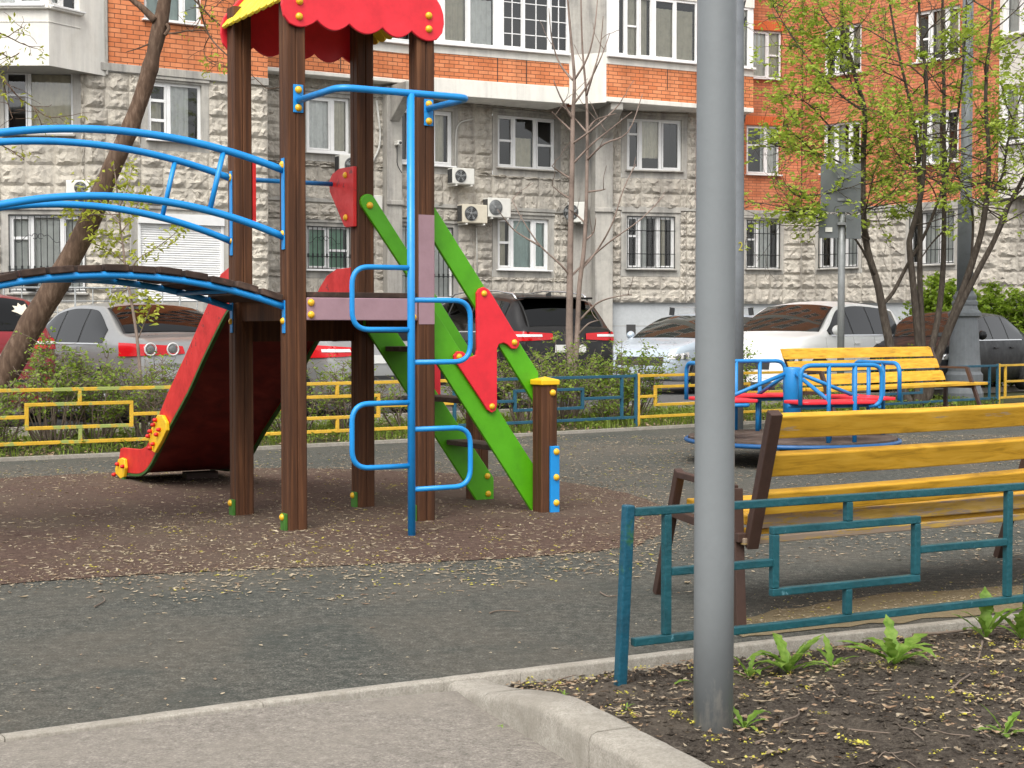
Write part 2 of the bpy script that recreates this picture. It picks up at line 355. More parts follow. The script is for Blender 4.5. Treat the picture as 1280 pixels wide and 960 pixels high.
def grime():                                                           # DIRTLAMP: splashed earth on the lowest part of the lamp post
    m = M['lamp']; n, l = m.node_tree.nodes, m.node_tree.links; b = n['Principled BSDF']; src = b.inputs['Base Color'].links[0].from_socket
    tc = n.new('ShaderNodeTexCoord'); sp = n.new('ShaderNodeSeparateXYZ'); l.new(tc.outputs['Object'], sp.inputs[0])
    t = tex(n, l, 'Noise', 1, sc3=(26, 26, 9), Detail=8, Roughness=.7)
    a = n.new('ShaderNodeMath'); a.operation = 'MULTIPLY_ADD'; a.inputs[1].default_value = -1.1; a.inputs[2].default_value = .35; l.new(sp.outputs[2], a.inputs[0])
    c = n.new('ShaderNodeMath'); c.operation = 'ADD'; l.new(a.outputs[0], c.inputs[0]); l.new(t.outputs['Fac'], c.inputs[1])
    col = mix(n, l, ramp(n, l, c.outputs[0], [(.66, (0, 0, 0)), (.80, (.75,) * 3)]), src, (.33, .325, .30))
    t2 = tex(n, l, 'Noise', 1, sc3=(60, 60, 3), Detail=6, Roughness=.8)
    col = mix(n, l, ramp(n, l, t2.outputs['Fac'], [(.66, (0, 0, 0)), (.74, (.6,) * 3)]), col, (.10, .105, .105))
    l.new(col, b.inputs['Base Color'])
grime()

# ------------------------------------------------------------------ the far fence line and the ground sheets
FL = [(-16, 8.6), (-9, 12.5), (-5.08, 14.95), (-2.95, 16.25), (-.5, 18.0), (1.63, 19.6), (3.5, 21.0), (5.5, 22.8), (8.0, 25.0), (14, 30.4)]
def fence_at(px):
    a = (px - 640) / FPX
    for (x0, y0), (x1, y1) in zip(FL, FL[1:]):
        d = (x1 - x0) - a * (y1 - y0)
        t = (a * y0 - x0) / d
        if -1e-6 <= t <= 1 + 1e-6: return Vector((x0 + (x1 - x0) * t, y0 + (y1 - y0) * t, 0))
def offs(k):
    out = []
    for i, p in enumerate(FL):
        a, b = Vector(FL[max(i - 1, 0)]), Vector(FL[min(i + 1, len(FL) - 1)])
        d = (b - a).normalized(); out.append((p[0] - d.y * k, p[1] + d.x * k))
    return out
def strip(name, A, B, zA, zB, mat, kind='structure'):
    mb = MB(); n = len(A)
    mb.v = [(x, y, zA) for x, y in A] + [(x, y, zB) for x, y in B]
    for i in range(n - 1): mb.face((i, i + 1, n + i + 1, n + i))
    return obj(name, mb, mat, kind=kind)
mb = MB(); mb.quad((-200, -60, -.06), (200, -60, -.06), (200, 200, -.06), (-200, 200, -.06)); obj('ground', mb, M['soil'], kind='structure')
KL = [Vector((-6.5, 2.0)), Vector((-1.632, 4.802)), Vector((-.891, 5.248)), Vector((-.281, 5.573)), Vector((.0, 5.72)), Vector((.856, 6.17)), Vector((2.326, 6.88)), Vector((8.0, 9.7))]   # rubber edge of the thin kerb
mb = MB(); E0 = offs(-.22); nn = 40
def kl(x):
    for a, b in zip(KL, KL[1:]):
        if a.x <= x <= b.x: return a.y + (b.y - a.y) * (x - a.x) / (b.x - a.x)
    return KL[0].y if x < KL[0].x else KL[-1].y
poly = [(p.x, p.y) for p in KL] + [(14, 13), E0[-1]] + E0[::-1][1:] + [(-16, 2.0)]
mb.add([(x, y, 0) for x, y in poly], [tuple(range(len(poly)))]); obj('rubber_surface', mb, M['rubber'], kind='structure')
# brown fall zone around the tower, laid over the dark rubber
red = [at_z(x, y) for x, y in ((-330, 765), (-120, 742), (0, 731), (130, 722), (300, 713), (450, 707), (600, 700), (720, 692), (790, 682), (826, 668), (838, 652), (832, 636), (800, 622), (760, 612), (715, 604), (640, 597), (560, 592), (470, 588), (380, 586), (250, 586), (120, 592), (0, 598), (-200, 610), (-500, 640), (-700, 690))]
mb = MB(); pts = smoothpts(red + [red[0]], 24)[:-1]
mb.add([(p.x + .035 * mnoise.noise(p * 5) + .010 * mnoise.noise(p * 23), p.y + .05 * mnoise.noise(p * 5 + Vector((5, 5, 5))) + .012 * mnoise.noise(p * 23 + Vector((7, 7, 7))), .004) for p in pts], [tuple(range(len(pts)))])
obj('rubber_fall_zone', mb, M['rubberred'], kind='structure')
# dusty mulch swept against the kerb under the near bench
mb = MB(); q = [(1.0, 6.36), (1.6, 6.62), (2.3, 6.95), (3.6, 7.60), (3.3, 7.95), (2.5, 7.6), (1.9, 7.4), (1.4, 7.05), (.95, 6.7), (.8, 6.45)]
pts = smoothpts([Vector((x, y, 0)) for x, y in q + [q[0]]], 6)[:-1]
mb.add([(p.x + .03 * R.uniform(-1, 1), p.y + .04 * R.uniform(-1, 1), .004) for p in pts], [tuple(range(len(pts)))]); obj('dusty_patch', mb, M['dust'], kind='structure')
# mounds of rubber heaved up round the tower posts
# lawn, kerb and parking beyond the fence
strip('lawn', offs(-.14), offs(.6), .03, .05, M['lawn']); strip('lawn', offs(.6), offs(1.75), .05, .10, M['lawn'])
mb = MB(); a_, b_ = offs(-.22), offs(-.14)
for i in range(len(a_) - 1):
    (x0, y0), (x1, y1), (x2, y2), (x3, y3) = a_[i], a_[i + 1], b_[i + 1], b_[i]
    mb.hexa([(x0, y0, -.05), (x1, y1, -.05), (x2, y2, -.05), (x3, y3, -.05), (x0, y0, .035), (x1, y1, .035), (x2, y2, .035), (x3, y3, .035)])
obj('kerb', mb, M['kerb'], kind='structure')
mb = MB(); a_, b_ = offs(1.75), offs(1.87)
for i in range(len(a_) - 1):
    (x0, y0), (x1, y1), (x2, y2), (x3, y3) = a_[i], a_[i + 1], b_[i + 1], b_[i]
    mb.hexa([(x0, y0, -.05), (x1, y1, -.05), (x2, y2, -.05), (x3, y3, -.05), (x0, y0, .20), (x1, y1, .20), (x2, y2, .20), (x3, y3, .20)])
obj('kerb', mb, M['kerb'], kind='structure')
strip('parking_lot', offs(1.87), [(x * 2.6, 60) for x, y in FL], .07, .12, M['parking'])
# path in front, thin kerb, thick kerb of the planting bed, soil
mb = MB(); mb.add([(x, y, -.003) for x, y in [(-9, .6), (1.2, .6), (.62, 3.35), (.23, 4.40), (.01, 4.90), (-.20, 5.42), (-.891, 5.16), (-1.632, 4.72), (-6.5, 1.92)]], [tuple(range(9))])
obj('path', mb, M['asphalt'], kind='structure')
def kerbrun(pts, w, zt, zb, seg, mat, rnd=.018, jit=.004):
    """kerb stones laid along pts; offset w to the right-hand side; returns one mesh with visible joints"""
    mb = MB(); L = [Vector(p) for p in pts]
    # resample
    out = []; 
    for a, b in zip(L, L[1:]):
        k = max(1, round((b - a).length / seg))
        for i in range(k): out.append(a.lerp(b, i / k))
    out.append(L[-1])
    def nrm(i):
        a, b = out[max(i - 1, 0)], out[min(i + 1, len(out) - 1)]
        d = Vector((b.x - a.x, b.y - a.y)).normalized(); return Vector((d.y, -d.x))
    for i in range(len(out) - 1):
        a, b = out[i], out[i + 1]; na, nb = nrm(i), nrm(i + 1); g = .0015
        d = Vector((b.x - a.x, b.y - a.y)).normalized() * g; j = R.uniform(-jit, jit)
        K = 8; rows = []
        for k in range(K + 1):
            t = k / K; p = Vector((a.x, a.y)).lerp(Vector((b.x, b.y)), t); p += d * (1 - 2 * t); n = na.lerp(nb, t); zz = (zt(p) if callable(zt) else zt) + j
            prof = [(0, zb), (0, zz - rnd), (rnd * .3, zz - rnd * .3), (rnd, zz), (w - rnd, zz + .002), (w - rnd * .3, zz - rnd * .3), (w, zz - rnd), (w, zb)]
            e = 0 if 0 < k < K else .0012
            rows.append([(p.x + n.x * u + R.uniform(-.0012, .0012), p.y + n.y * u, z - e + R.uniform(-.001, .001)) for u, z in prof])
        b0 = len(mb.v)
        for r in rows: mb.v += r
        for k in range(K):
            for q in range(7): mb.face((b0 + k * 8 + q, b0 + k * 8 + q + 1, b0 + (k + 1) * 8 + q + 1, b0 + (k + 1) * 8 + q), True)
        mb.add(rows[0], [tuple(range(8))]); mb.add(rows[-1], [tuple(range(7, -1, -1))])
    return mb
obj('kerb', kerbrun(KL, .068, .009, -.08, 1.0, M['kerb'], .005, .0006), M['kerb'], kind='structure')
def thick_z(p):
    t = max(0, min(1, (5.50 - p.y) / .8)); t = t * t * (3 - 2 * t); return .010 + .110 * t
TK = [Vector((.72, 3.05)), Vector((.56, 3.55)), Vector((.40, 4.0)), Vector((.225, 4.40)), Vector((.05, 4.80)), Vector((-.10, 5.15)), Vector((-.235, 5.50))]
obj('kerb', kerbrun(TK, .17, thick_z, -.08, .95, M['kerb'], .026, .002), M['kerb'], kind='structure')
def soil_z(x, y):
    q = max(0, min(1, (kl(x) - y) / 1.2)); base = -.045 + .125 * q
    return base + .028 * (mnoise.noise((x * 3, y * 3, 0)) + .55 * mnoise.noise((x * 9, y * 9, 3)) + .4 * mnoise.noise((x * 26, y * 26, 5)))
def tkx(y):
    for a, b in zip(TK, TK[1:]):
        if b.y >= y >= a.y: return a.x + (b.x - a.x) * (y - a.y) / (b.y - a.y)
    return TK[0].x if y < TK[0].y else TK[-1].x
mb = MB(); NX, NY = 210, 150
for j in range(NY + 1):
    for i in range(NX + 1):
        s_, t_ = i / NX, j / NY
        y1 = 3.0
        x = -.10 + (5.2) * s_ ; yk = kl(x) - .05
        ylow = 2.9
        y = ylow + (yk - ylow) * t_
        lx = tkx(min(y, 5.42)) + .16
        if x < lx: x = lx
        y = min(y, kl(x) - .05)
        mb.v.append((x, y, soil_z(x, y)))
for j in range(NY):
    for i in range(NX):
        a = j * (NX + 1) + i; mb.face((a, a + 1, a + NX + 2, a + NX + 1), True)
obj('soil_bed', mb, M['soil'], kind='structure', fixn=False)

# ------------------------------------------------------------------ near lamp post and the pole behind it
LPX = at_z(891.5, 914, .075)
t = thing('lamp_post', (LPX.x, LPX.y, .02), 'thick plain grey steel lamp post standing in the soil bed in the foreground', 'lamp post')
mb = MB(); mb.lathe([(.0600, -.1), (.0605, .6), (.0595, 1.6), (.0575, 3.0), (.0535, 5.2), (.052, 5.6)], (LPX.x, LPX.y, 0), sides=40); obj('pole', mb, M['lamp'], t)
mb = MB(); mb.tube(rounded([(.655, 4.88, 5.55), (.655, 4.88, 6.2), (.1, 5.3, 6.35)], .3), .03, 10); obj('arm', mb, M['lamp'], t)
mb = MB(); mb.box((-.12, 5.48, 6.36), (.28, -.2, .02), (.06, .09, 0), (0, 0, .05)); obj('lamp_head', mb, M['lampfar'], t, bev=.02)
pB = at_z(917, 536)
t = thing('lighting_pole', pB, 'slim grey steel pole half hidden behind the thick foreground lamp post', 'pole')
mb = MB(); mb.lathe([(.125, 0), (.122, 2.2), (.10, 6), (.09, 7.5)], pB, sides=24); obj('shaft', mb, M['lampfar'], t)
mb = MB()
for y_ in (9, 30, 152): 
    q = at_y(921, y_, pB.y); mb.tube([q, q + Vector((.09, 0, .005)), q + Vector((.11, 0, .09))], .012, 6)
obj('hook', mb, M['iron'], t)
q = at_y(923, 309, pB.y)
text_mesh('pole_number', '2', .16, M['blossom'], t, Vector((pB.x + .062, pB.y - .109, q.z)), Vector((cos(radians(29)), sin(radians(29)), 0)), label='small yellow painted digit')

# ------------------------------------------------------------------ fence panels
def fence_panel(name, a, b, za, mat, matpost, label, group, rect=None, verts=(), conn=None, posts=(True, True), top=.655, bot=.17, hi=.535, lo=.30, mid=.414, w=.03, postw=.038, deep=.12, lean=0):
    a, b = Vector(a), Vector(b); L = (b - a).length; d = (b - a) / L
    t = thing(name, (a.x, a.y, za), label, 'fence', group)
    P = lambda s, z: Vector((a.x + d.x * s, a.y + d.y * s, za + z))
    n = Vector((-d.y, d.x, 0))
    for k, on in enumerate(posts):
        if on:
            mb = MB(); s = 0 if k == 0 else L
            mb.beam(P(s, -deep) - Vector((lean, 0, 0)), P(s, top + .012), postw, postw, (d.x, d.y, 0)); obj('post', mb, matpost, t, bev=.006)
    e = postw / 2
    def bar(nm, p, q, up=(0, 0, 1)):
        mb = MB(); mb.beam(p, q, w, w, up); obj(nm, mb, mat, t, bev=.004)
    bar('rail', P(e, top - w / 2), P(L - e, top - w / 2)); bar('rail', P(e, bot), P(L - e, bot))
    r0, r1 = rect or (L / 2 - .35, L / 2 + .35); cx = conn or [(r0 + r1) / 2]
    h = w / 2; dv = (d.x, d.y, 0)
    for z in (hi, lo): bar('crossbar', P(r0 - h, z), P(r1 + h, z))
    for s in (r0, r1): bar('upright', P(s, lo + h), P(s, hi - h), dv)
    for s in cx:
        bar('upright', P(s, hi + h), P(s, top - w), dv); bar('upright', P(s, bot + h), P(s, lo - h), dv)
    vs = sorted(verts)
    for s in vs: bar('upright', P(s, bot + h), P(s, top - w), dv)
    left = [s for s in vs if s < r0]; right = [s for s in vs if s > r1]
    bar('crossbar', P((max(left) + h) if left else e, mid), P(r0 - h, mid))
    bar('crossbar', P(r1 + h, mid), P((min(right) - h) if right else L - e, mid))
    return t
FD = Vector((.8854, .4648, 0))
p0 = Vector((.417, 5.424, 0))
fence_panel('garden_fence', p0, p0 + FD * 2.01, 0, M['teal'], M['tealend'], 'low teal blue tube fence with a stepped pattern along the near soil bed', 'low tube fences', rect=(.65, 1.353), verts=(.163, 1.855), conn=[1.005], posts=(True, True), deep=.09, lean=.032)
p1 = p0 + FD * 2.01
fence_panel('garden_fence', p1, p1 + FD * 2.01, 0, M['teal'], M['tealend'], 'teal blue fence panel continuing the near fence at the photo edge', 'low tube fences', rect=(.65, 1.353), verts=(.163, 1.855), conn=[1.005], posts=(False, True), deep=.09)
far = [(-75, 258, 'y2', (None, ()), 'green tinged yellow tube fence panel left of the slide'),
       (258, 568, 'y', (None, ()), 'yellow tube fence panel seen between the legs of the play tower'),
       (568, 795, 'b', (None, (.24, -.24)), 'blue tube fence panel in front of the thin bare sapling'),
       (798, 985, 'y', ((.30, 2.05), (.0,)), 'bright yellow tube fence panel behind the merry-go-round'),
       (988, 1247, 'b', (None, (.24, -.24)), 'blue tube fence panel behind the far yellow bench'),
       (1249, 1420, 'y', (None, (.2,)), 'yellow tube fence panel at the right photo edge beside the dark sedan')]
for x0, x1, k, (rect, vs), lab in far:
    a, b = fence_at(x0), fence_at(x1); L = (b - a).length
    vs = [v if v > 0 else L + v for v in vs if v]
    m = {'y': M['fyellow'], 'y2': M['fyellow2'], 'b': M['fblue']}[k]
    if rect and rect[1] > L - .1: rect = (.3, L - .4)
    fence_panel('garden_fence', a, b, .0, m, m, lab, 'low tube fences', rect=rect or (L / 2 - .53, L / 2 + .53), verts=vs, posts=(True, x0 != 258 and x0 != -75), w=.036, deep=.05, top=.70, bot=.15)

# ------------------------------------------------------------------ benches
def bench_parts(t, o, ea, ev, L, matp, matb, sidepost=True):
    """o: front foot of the left frame; ea along the bench, ev from front to rear (ev points to the sitter's back)"""
    ea, ev = Vector(ea), Vector(ev)
    P = lambda s, v, z: Vector((o.x + ea.x * s - ev.x * v, o.y + ea.y * s - ev.y * v, z))   # v is negative towards the rear
    for s in (0.0, L):
        mb = MB(); mb.beam(P(s, 0, 0), P(s, -.29, .63), .04, .05, (ev.x, ev.y, 0)); obj('front_leg', mb, M['brown'], t, bev=.004)
        mb = MB(); mb.beam(P(s, -1.0, 0), P(s, -.95, .615), .045, .045, (ev.x, ev.y, 0)); obj('rear_leg', mb, M['brown'], t, bev=.004)
        mb = MB(); mb.beam(P(s, -.275, .612), P(s, -.93, .612), .04, .03); obj('armrest', mb, M['brown'], t, bev=.004)
        mb = MB(); mb.beam(P(s, -.23, .425), P(s, -1.02, .41), .04, .04); obj('seat_support', mb, M['brown'], t, bev=.004)
        mb = MB(); mb.beam(P(s + .045, -1.02, .37), P(s + .045, -1.255, .955), .052, .05, (ev.x, ev.y, 0)); obj('back_support', mb, M['brown'], t, bev=.004)
    tl = Vector((-ev.x, -ev.y, 0)) * -1
    def slat(nm, v, z, wd, th, tilt, mat, s0=.062, s1=L + .10, dz=0):
        mb = MB(); up = (Vector((0, 0, 1)) * cos(tilt) + ev * sin(tilt)); nr = ev * cos(tilt) - Vector((0, 0, 1)) * sin(tilt)
        # split lengthwise so that the board can sag a little
        K = 6
        for k in range(K + 1):
            s = s0 + (s1 - s0) * k / K; sag = -.012 * sin(pi * k / K) + dz * k / K
            c = P(s, v, z + sag)
            for a, b in ((-1, -1), (1, -1), (1, 1), (-1, 1)): mb.v.append(tuple(c + nr * th / 2 * a + up * wd / 2 * b))
        for k in range(K):
            for q in range(4): mb.face((k * 4 + q, k * 4 + (q + 1) % 4, k * 4 + 4 + (q + 1) % 4, k * 4 + 4 + q))
        mb.face((3, 2, 1, 0)); mb.face([K * 4 + q for q in range(4)])
        return obj(nm, mb, mat, t, bev=.006)
    tilt = atan2(.22, .56)
    for z, dz in ((.893, .028), (.727, .030), (.558, .042)):
        v = -1.02 - (z - .37) * .22 / .56 + .055
        slat('back_slat', v, z, .104, .042, tilt, matp, dz=dz)
    for i, v in enumerate((-.30, -.44, -.58, -.72, -.86)):
        slat('seat_slat', v, .470, .125, .042, pi / 2, matp)
    slat('seat_slat', -.965, .470, .068, .03, -.12, matb); slat('seat_slat', -.93, .423, .028, .05, 0, matp)
    mb = MB(); mb.beam(P(.0, -1.02, .395), P(L, -1.02, .395), .03, .03); obj('frame_rail', mb, M['bench2'], t, bev=.004)
o_ = Vector((.713, 7.40, 0)); ea_ = Vector((cos(radians(30)), sin(radians(30)), 0)); er = radians(15)
t = thing('park_bench', (1.3, 7.1, 0), 'yellow slatted bench seen from behind, close behind the near teal fence', 'bench', 'yellow benches')
bench_parts(t, o_, ea_, Vector((sin(er), -cos(er), 0)), 2.36, M['bench'], M['bench2'])

# far bench, facing the camera, seen behind the merry-go-round
t = thing('park_bench', (5.4, 21.3, 0), 'yellow slatted bench facing the viewer beyond the merry-go-round', 'bench', 'yellow benches')
bl, br = at_y(978, 436, 19.6), at_y(1164, 426, 21.9)
d_ = Vector((br.x - bl.x, br.y - bl.y, 0)); L_ = d_.length; d_.normalize(); nb_ = Vector((d_.y, -d_.x, 0))     # nb_ points to the camera
Pb = lambda s, v, z: Vector((bl.x + d_.x * s + nb_.x * v, bl.y + d_.y * s + nb_.y * v, z))
for i, (z, v) in enumerate(((.965, .0), (.80, .07), (.625, .14))):
    mb = MB(); mb.box(Pb(L_ / 2 + i * .05, v, z), d_ * (L_ / 2), nb_ * .02 - Vector((0, 0, .008)), Vector((0, 0, .062)) + nb_ * -.025); obj('back_slat', mb, M['bench'], t, bev=.006)
for i in range(4):
    mb = MB(); mb.box(Pb(L_ / 2 + .2 + .03 * i, .24 + .125 * i, .51), d_ * (L_ / 2 + .12), nb_ * .056, (0, 0, .02)); obj('seat_slat', mb, M['bench'], t, bev=.006)
for s in (.12, L_ + .10):
    mb = MB(); mb.beam(Pb(s, .12, .5), Pb(s - .02, -.06, 1.02), .05, .05); obj('back_support', mb, M['brown'], t, bev=.005)
    mb = MB(); mb.beam(Pb(s, .18, .0), Pb(s, .18, .48), .05, .05, tuple(d_)); obj('rear_leg', mb, M['brown'], t, bev=.005)
    mb = MB(); mb.beam(Pb(s + .02, .80, .0), Pb(s, .52, .74), .05, .05, tuple(d_)); obj('front_leg', mb, M['brown'], t, bev=.005)
    mb = MB(); mb.beam(Pb(s, .52, .74), Pb(s, .05, .74), .05, .03); obj('armrest', mb, M['brown'], t, bev=.005)
    mb = MB(); mb.beam(Pb(s, .10, .47), Pb(s, .66, .47), .045, .04); obj('seat_support', mb, M['brown'], t, bev=.004)

# ------------------------------------------------------------------ merry-go-round
cc = Vector((2.72, 14.75, 0)); RP = 1.02
t = thing('merry_go_round', cc, 'playground merry-go-round with blue tube rails and red seats on a brown disc', 'merry-go-round')
mb = MB(); mb.lathe([(.20, 0), (.20, .06), (.12, .10), (.12, .2)], cc, sides=24); obj('base', mb, M['brown'], t)
mb = MB(); mb.lathe([(RP - .02, .222), (RP - .02, .252), (.1, .255)], cc, sides=64, smooth=False); obj('platform', mb, M['step'], t)
mb = MB(); mb.tube([cc + Vector((cos(a * pi / 32) * RP, sin(a * pi / 32) * RP, .215)) for a in range(64)], .022, 8, True); obj('rim', mb, M['rimblue'], t)
mb = MB(); mb.lathe([(.085, .25), (.085, .90), (.075, .92)], cc, sides=20); obj('centre_post', mb, M['railblue'], t)
for k in range(4):
    a = radians(-72 + 90 * k); er_ = Vector((cos(a), sin(a), 0)); et = Vector((-sin(a), cos(a), 0))
    Q = lambda r, s, z: cc + er_ * r + et * s + Vector((0, 0, z))
    mb = MB(); mb.tube(rounded([Q(.93, -.42, .60), Q(.93, -.42, .96), Q(.93, .42, .96), Q(.93, .42, .60), Q(.90, .3, .58)], .11, 6), .021, 10); obj('handrail', mb, M['railblue'], t)
    for s in (-.13, .14):
        mb = MB(); mb.tube([Q(.93, s, .255), Q(.93, s, .96)], .021, 10); obj('rail_post', mb, M['railblue'], t)
    mb = MB(); mb.tube([Q(.07, .0, .86), Q(.78, .0, .60)], .019, 8); obj('brace', mb, M['railblue'], t)
    mb = MB(); mb.tube(rounded([Q(.66, -.40, .58), Q(.66, .40, .58), Q(.93, .40, .58)], .05), .019, 8); mb.tube([Q(.72, 0, .255), Q(.72, 0, .575)], .022, 8); obj('seat_frame', mb, M['railblue'], t)
    mb = MB(); mb.prism([(.58, -.40), (.90, -.40), (.94, -.34), (.94, .34), (.90, .40), (.58, .40), (.54, .34), (.54, -.34)], lambda r, s, z: Q(r, s, z), .602, .632); obj('seat', mb, M['red'], t, bev=.008)
# ------------------------------------------------------------------ play tower with bridge, slide, stairs and climbing pole
TH = radians(31); TU_ = Vector((cos(TH), sin(TH), 0)); TV_ = Vector((-sin(TH), cos(TH), 0)); S = .93; HW = .065
TA = Vector((-1.2435, 10.399, 0)) - TU_ * S / 2 - TV_ * S / 2
T = lambda u, v, z: TA + TU_ * u + TV_ * v + Vector((0, 0, z))
def TPv(px, py, v):
    q = TA + TV_ * v; return on_plane(px, py, (q.x, q.y), (TU_.x, TU_.y))
def TPu(px, py, u):
    q = TA + TU_ * u; return on_plane(px, py, (q.x, q.y), (TV_.x, TV_.y))
tw = thing('play_tower', T(S / 2, S / 2, 0), 'wooden play tower with scalloped red roof, blue arched bridge, red slide, green stairs', 'play tower')
def bolts(parent, lst, r=.024):
    for p, ax in lst:
        mb = MB(); mb.ball(p, r, ax); obj('bolt', mb, M['bolt'], parent)
def post(u, v, z1, foot=True, hw=HW):
    g, dp, ch = .007, .007, .008; sec = []
    for k in range(4):
        a = k * pi / 2
        for x, y in ((hw, -hw + ch), (hw, -g), (hw - dp, 0), (hw, g), (hw, hw - ch)):
            sec.append((x * cos(a) - y * sin(a), x * sin(a) + y * cos(a)))
    mb = MB(); zs = (-.15, .0, .3, 1.2, 2.2, z1) if z1 > 1.5 else (-.15, .3, z1); n = len(sec)
    for z in zs:
        for x, y in sec: mb.v.append(tuple(T(u + x, v + y, z)))
    for i in range(len(zs) - 1):
        for k in range(n): mb.face((i * n + k, i * n + (k + 1) % n, (i + 1) * n + (k + 1) % n, (i + 1) * n + k))
    mb.face([(len(zs) - 1) * n + k for k in range(n)])
    p = obj('post', mb, M['post'], tw)
    if foot:
        mb = MB(); mb.box(T(u - hw - .012, v - .012, .05), TU_ * .012, TV_ * .034, (0, 0, .062)); obj('foot_bracket', mb, M['footgreen'], p, bev=.003)
        bolts(p, [(T(u - hw - .024, v - .012, .088), -TU_)], .023)
    return p
PA = post(0, 0, 3.5); PB = post(S, 0, 3.5); PC = post(S, S, 3.5); PD = post(0, S, 3.5)
for v in (0, S): post(-2.40, v, 2.9, False)
PE = post(1.895, -.02, .90, False); PF = post(1.88, S - .01, .92, False)
for u, v, z, p in ((1.895, -.02, .90, PE), (1.88, S - .01, .92, PF)):      # yellow post caps with a shallow pyramid
    mb = MB(); h = HW + .012
    c = [T(u + a * h, v + b * h, z) for a, b in ((-1, -1), (1, -1), (1, 1), (-1, 1))]
    q = [x + Vector((0, 0, .035)) for x in c]
    mb.add(c + q + [T(u, v, z + .058)], [(3, 2, 1, 0), (0, 1, 5, 4), (1, 2, 6, 5), (2, 3, 7, 6), (3, 0, 4, 7), (4, 5, 8), (5, 6, 8), (6, 7, 8), (7, 4, 8)]); obj('cap', mb, M['yellow'], p, bev=.006)
bolts(PE, [(T(1.92, -.02 - HW, .845), -TV_)], .024)
mb = MB(); mb.box(T(1.927, -.02 - HW - .012, .235), TU_ * .036, TV_ * .012, (0, 0, .235)); o = obj('base_plate', mb, M['blue'], PE, bev=.004)
bolts(PE, [(T(1.935, -.02 - HW - .024, z), -TV_) for z in (.43, .25, .07)], .024)
mb = MB(); mb.box(T(S, -HW - .0015, 1.69), TU_ * (HW - .006), TV_ * .0015, (0, 0, .365)); obj('paint_patch', mb, M['mauve'], PB)
# deck
mb = MB()
for k in range(8):
    v0 = -.06 + k * (S + .12) / 8; w = (S + .12) / 8 - .006; a, b = (.068, S - .068) if k in (0, 7) else (-.06, S + .06)
    mb.box(T((a + b) / 2, v0 + w / 2, 1.515 + R.uniform(-.002, .002)), TU_ * ((b - a) / 2), TV_ * (w / 2), (0, 0, .017))
obj('deck_board', mb, M['plank'], tw, bev=.004)
mb = MB(); mb.box(T(S / 2, -HW + .021, 1.423), TU_ * (S / 2 - HW - .001), TV_ * .02, (0, 0, .073)); fb = obj('deck_beam', mb, M['mauve'], tw, bev=.005)
bolts(fb, [(T(.095, -HW - .0, 1.463), -TV_), (T(.095, -HW, 1.385), -TV_), (T(S - HW - .035, -HW, 1.372), -TV_)])
for c, ax, ay, h in ((T(S / 2, S + HW - .03, 1.35), TU_ * (S / 2 - HW), TV_ * .02, .145), (T(.0, S / 2, 1.42), TU_ * .02, TV_ * (S / 2 - HW), .075), (T(S, S / 2, 1.38), TU_ * .02, TV_ * (S / 2 - HW), .115), (T(S / 2, S / 2, 1.44), TU_ * .02, TV_ * (S / 2 - HW), .055), (T(S / 2 + .2, S / 2, 1.44), TU_ * .02, TV_ * (S / 2 - HW), .055)):
    mb = MB(); mb.box(c, ax, ay, (0, 0, h)); obj('deck_beam', mb, M['post'], tw, bev=.004)
# roof: two scalloped gable boards, two yellow slopes of boards
def gable():
    cus = [-.107 + 1.162 * k / 5 for k in range(6)]; P = []
    P += [(-.093, 3.265)]
    lob = [(-.107, .137), (.137, .361), (.361, .598), (.598, .812), (.812, 1.055)]
    for k, (a, b) in enumerate(lob):
        c = (a + b) / 2; r = (b - a) / 2
        for i in range(1 if k else 2, 9 if k < 4 else 8):
            t = i / 9 if k < 4 else i / 9
            x = a + (b - a) * i / 9; P.append((x, 3.255 - .052 * sin(pi * i / 9) ** .9))
        if k < 4: P.append((b, 3.256))
    P += [(1.041, 3.265), (1.055, 3.33), (1.050, 3.39), (1.030, 3.445), (.998, 3.487), (.52, 4.045), (.474, 4.075), (.428, 4.045), (-.05, 3.487), (-.082, 3.445), (-.102, 3.39), (-.107, 3.33)]
    return P
for v0, nm in ((-HW - .026, 'roof_gable'), (S + HW + .002, 'roof_gable')):
    mb = MB(); mb.prism(gable(), lambda u, z, t: T(u, v0 + t, z), 0, .024); g_ = obj(nm, mb, M['red'], tw, bev=.006)
    if v0 < 0: bolts(g_, [(T(u, v0, z), -TV_) for u, z in ((.015, 3.365), (.012, 3.268), (S + .008, 3.37), (S + .008, 3.282))], .025)
for sgn in (0, 1):
    mb = MB(); n = 9; w = (S + 2 * HW - .004) / n
    for k in range(n):
        v0 = -HW + .002 + k * w; e = .0 if k % 2 else .0
        pr = [(0, .012), (.0, w - .008)]
        # each board: scalloped lower end
        prof = [(0.03, .002), (.008, w * .2), (0, w * .5), (.008, w * .8), (.03, w - .004)]
        du, dz = .574 / hypot(.574, .69), .69 / hypot(.574, .69); Ls = hypot(.574, .69)
        def pp(s, vv, t):
            u = -.10 + du * s - dz * t; z = 3.35 + dz * s + du * t
            return T(u if not sgn else .948 - u, v0 + vv, z)
        mb.prism(prof + [(Ls, w - .004), (Ls, .002)], lambda s, vv, t: pp(s, vv, t), 0, .022)
    obj('roof_slope', mb, M['yroof'], tw, bev=.004)
for v in (-.02, S + .02):                                             # dark rafters under the slopes
    for sg in (0, 1):
        mb = MB(); f = (lambda u: u) if not sg else (lambda u: .948 - u)
        mb.beam(T(f(-.04), v, 3.37), T(f(.46), v, 3.97), .04, .05, tuple(TV_)); obj('rafter', mb, M['redin'], tw)
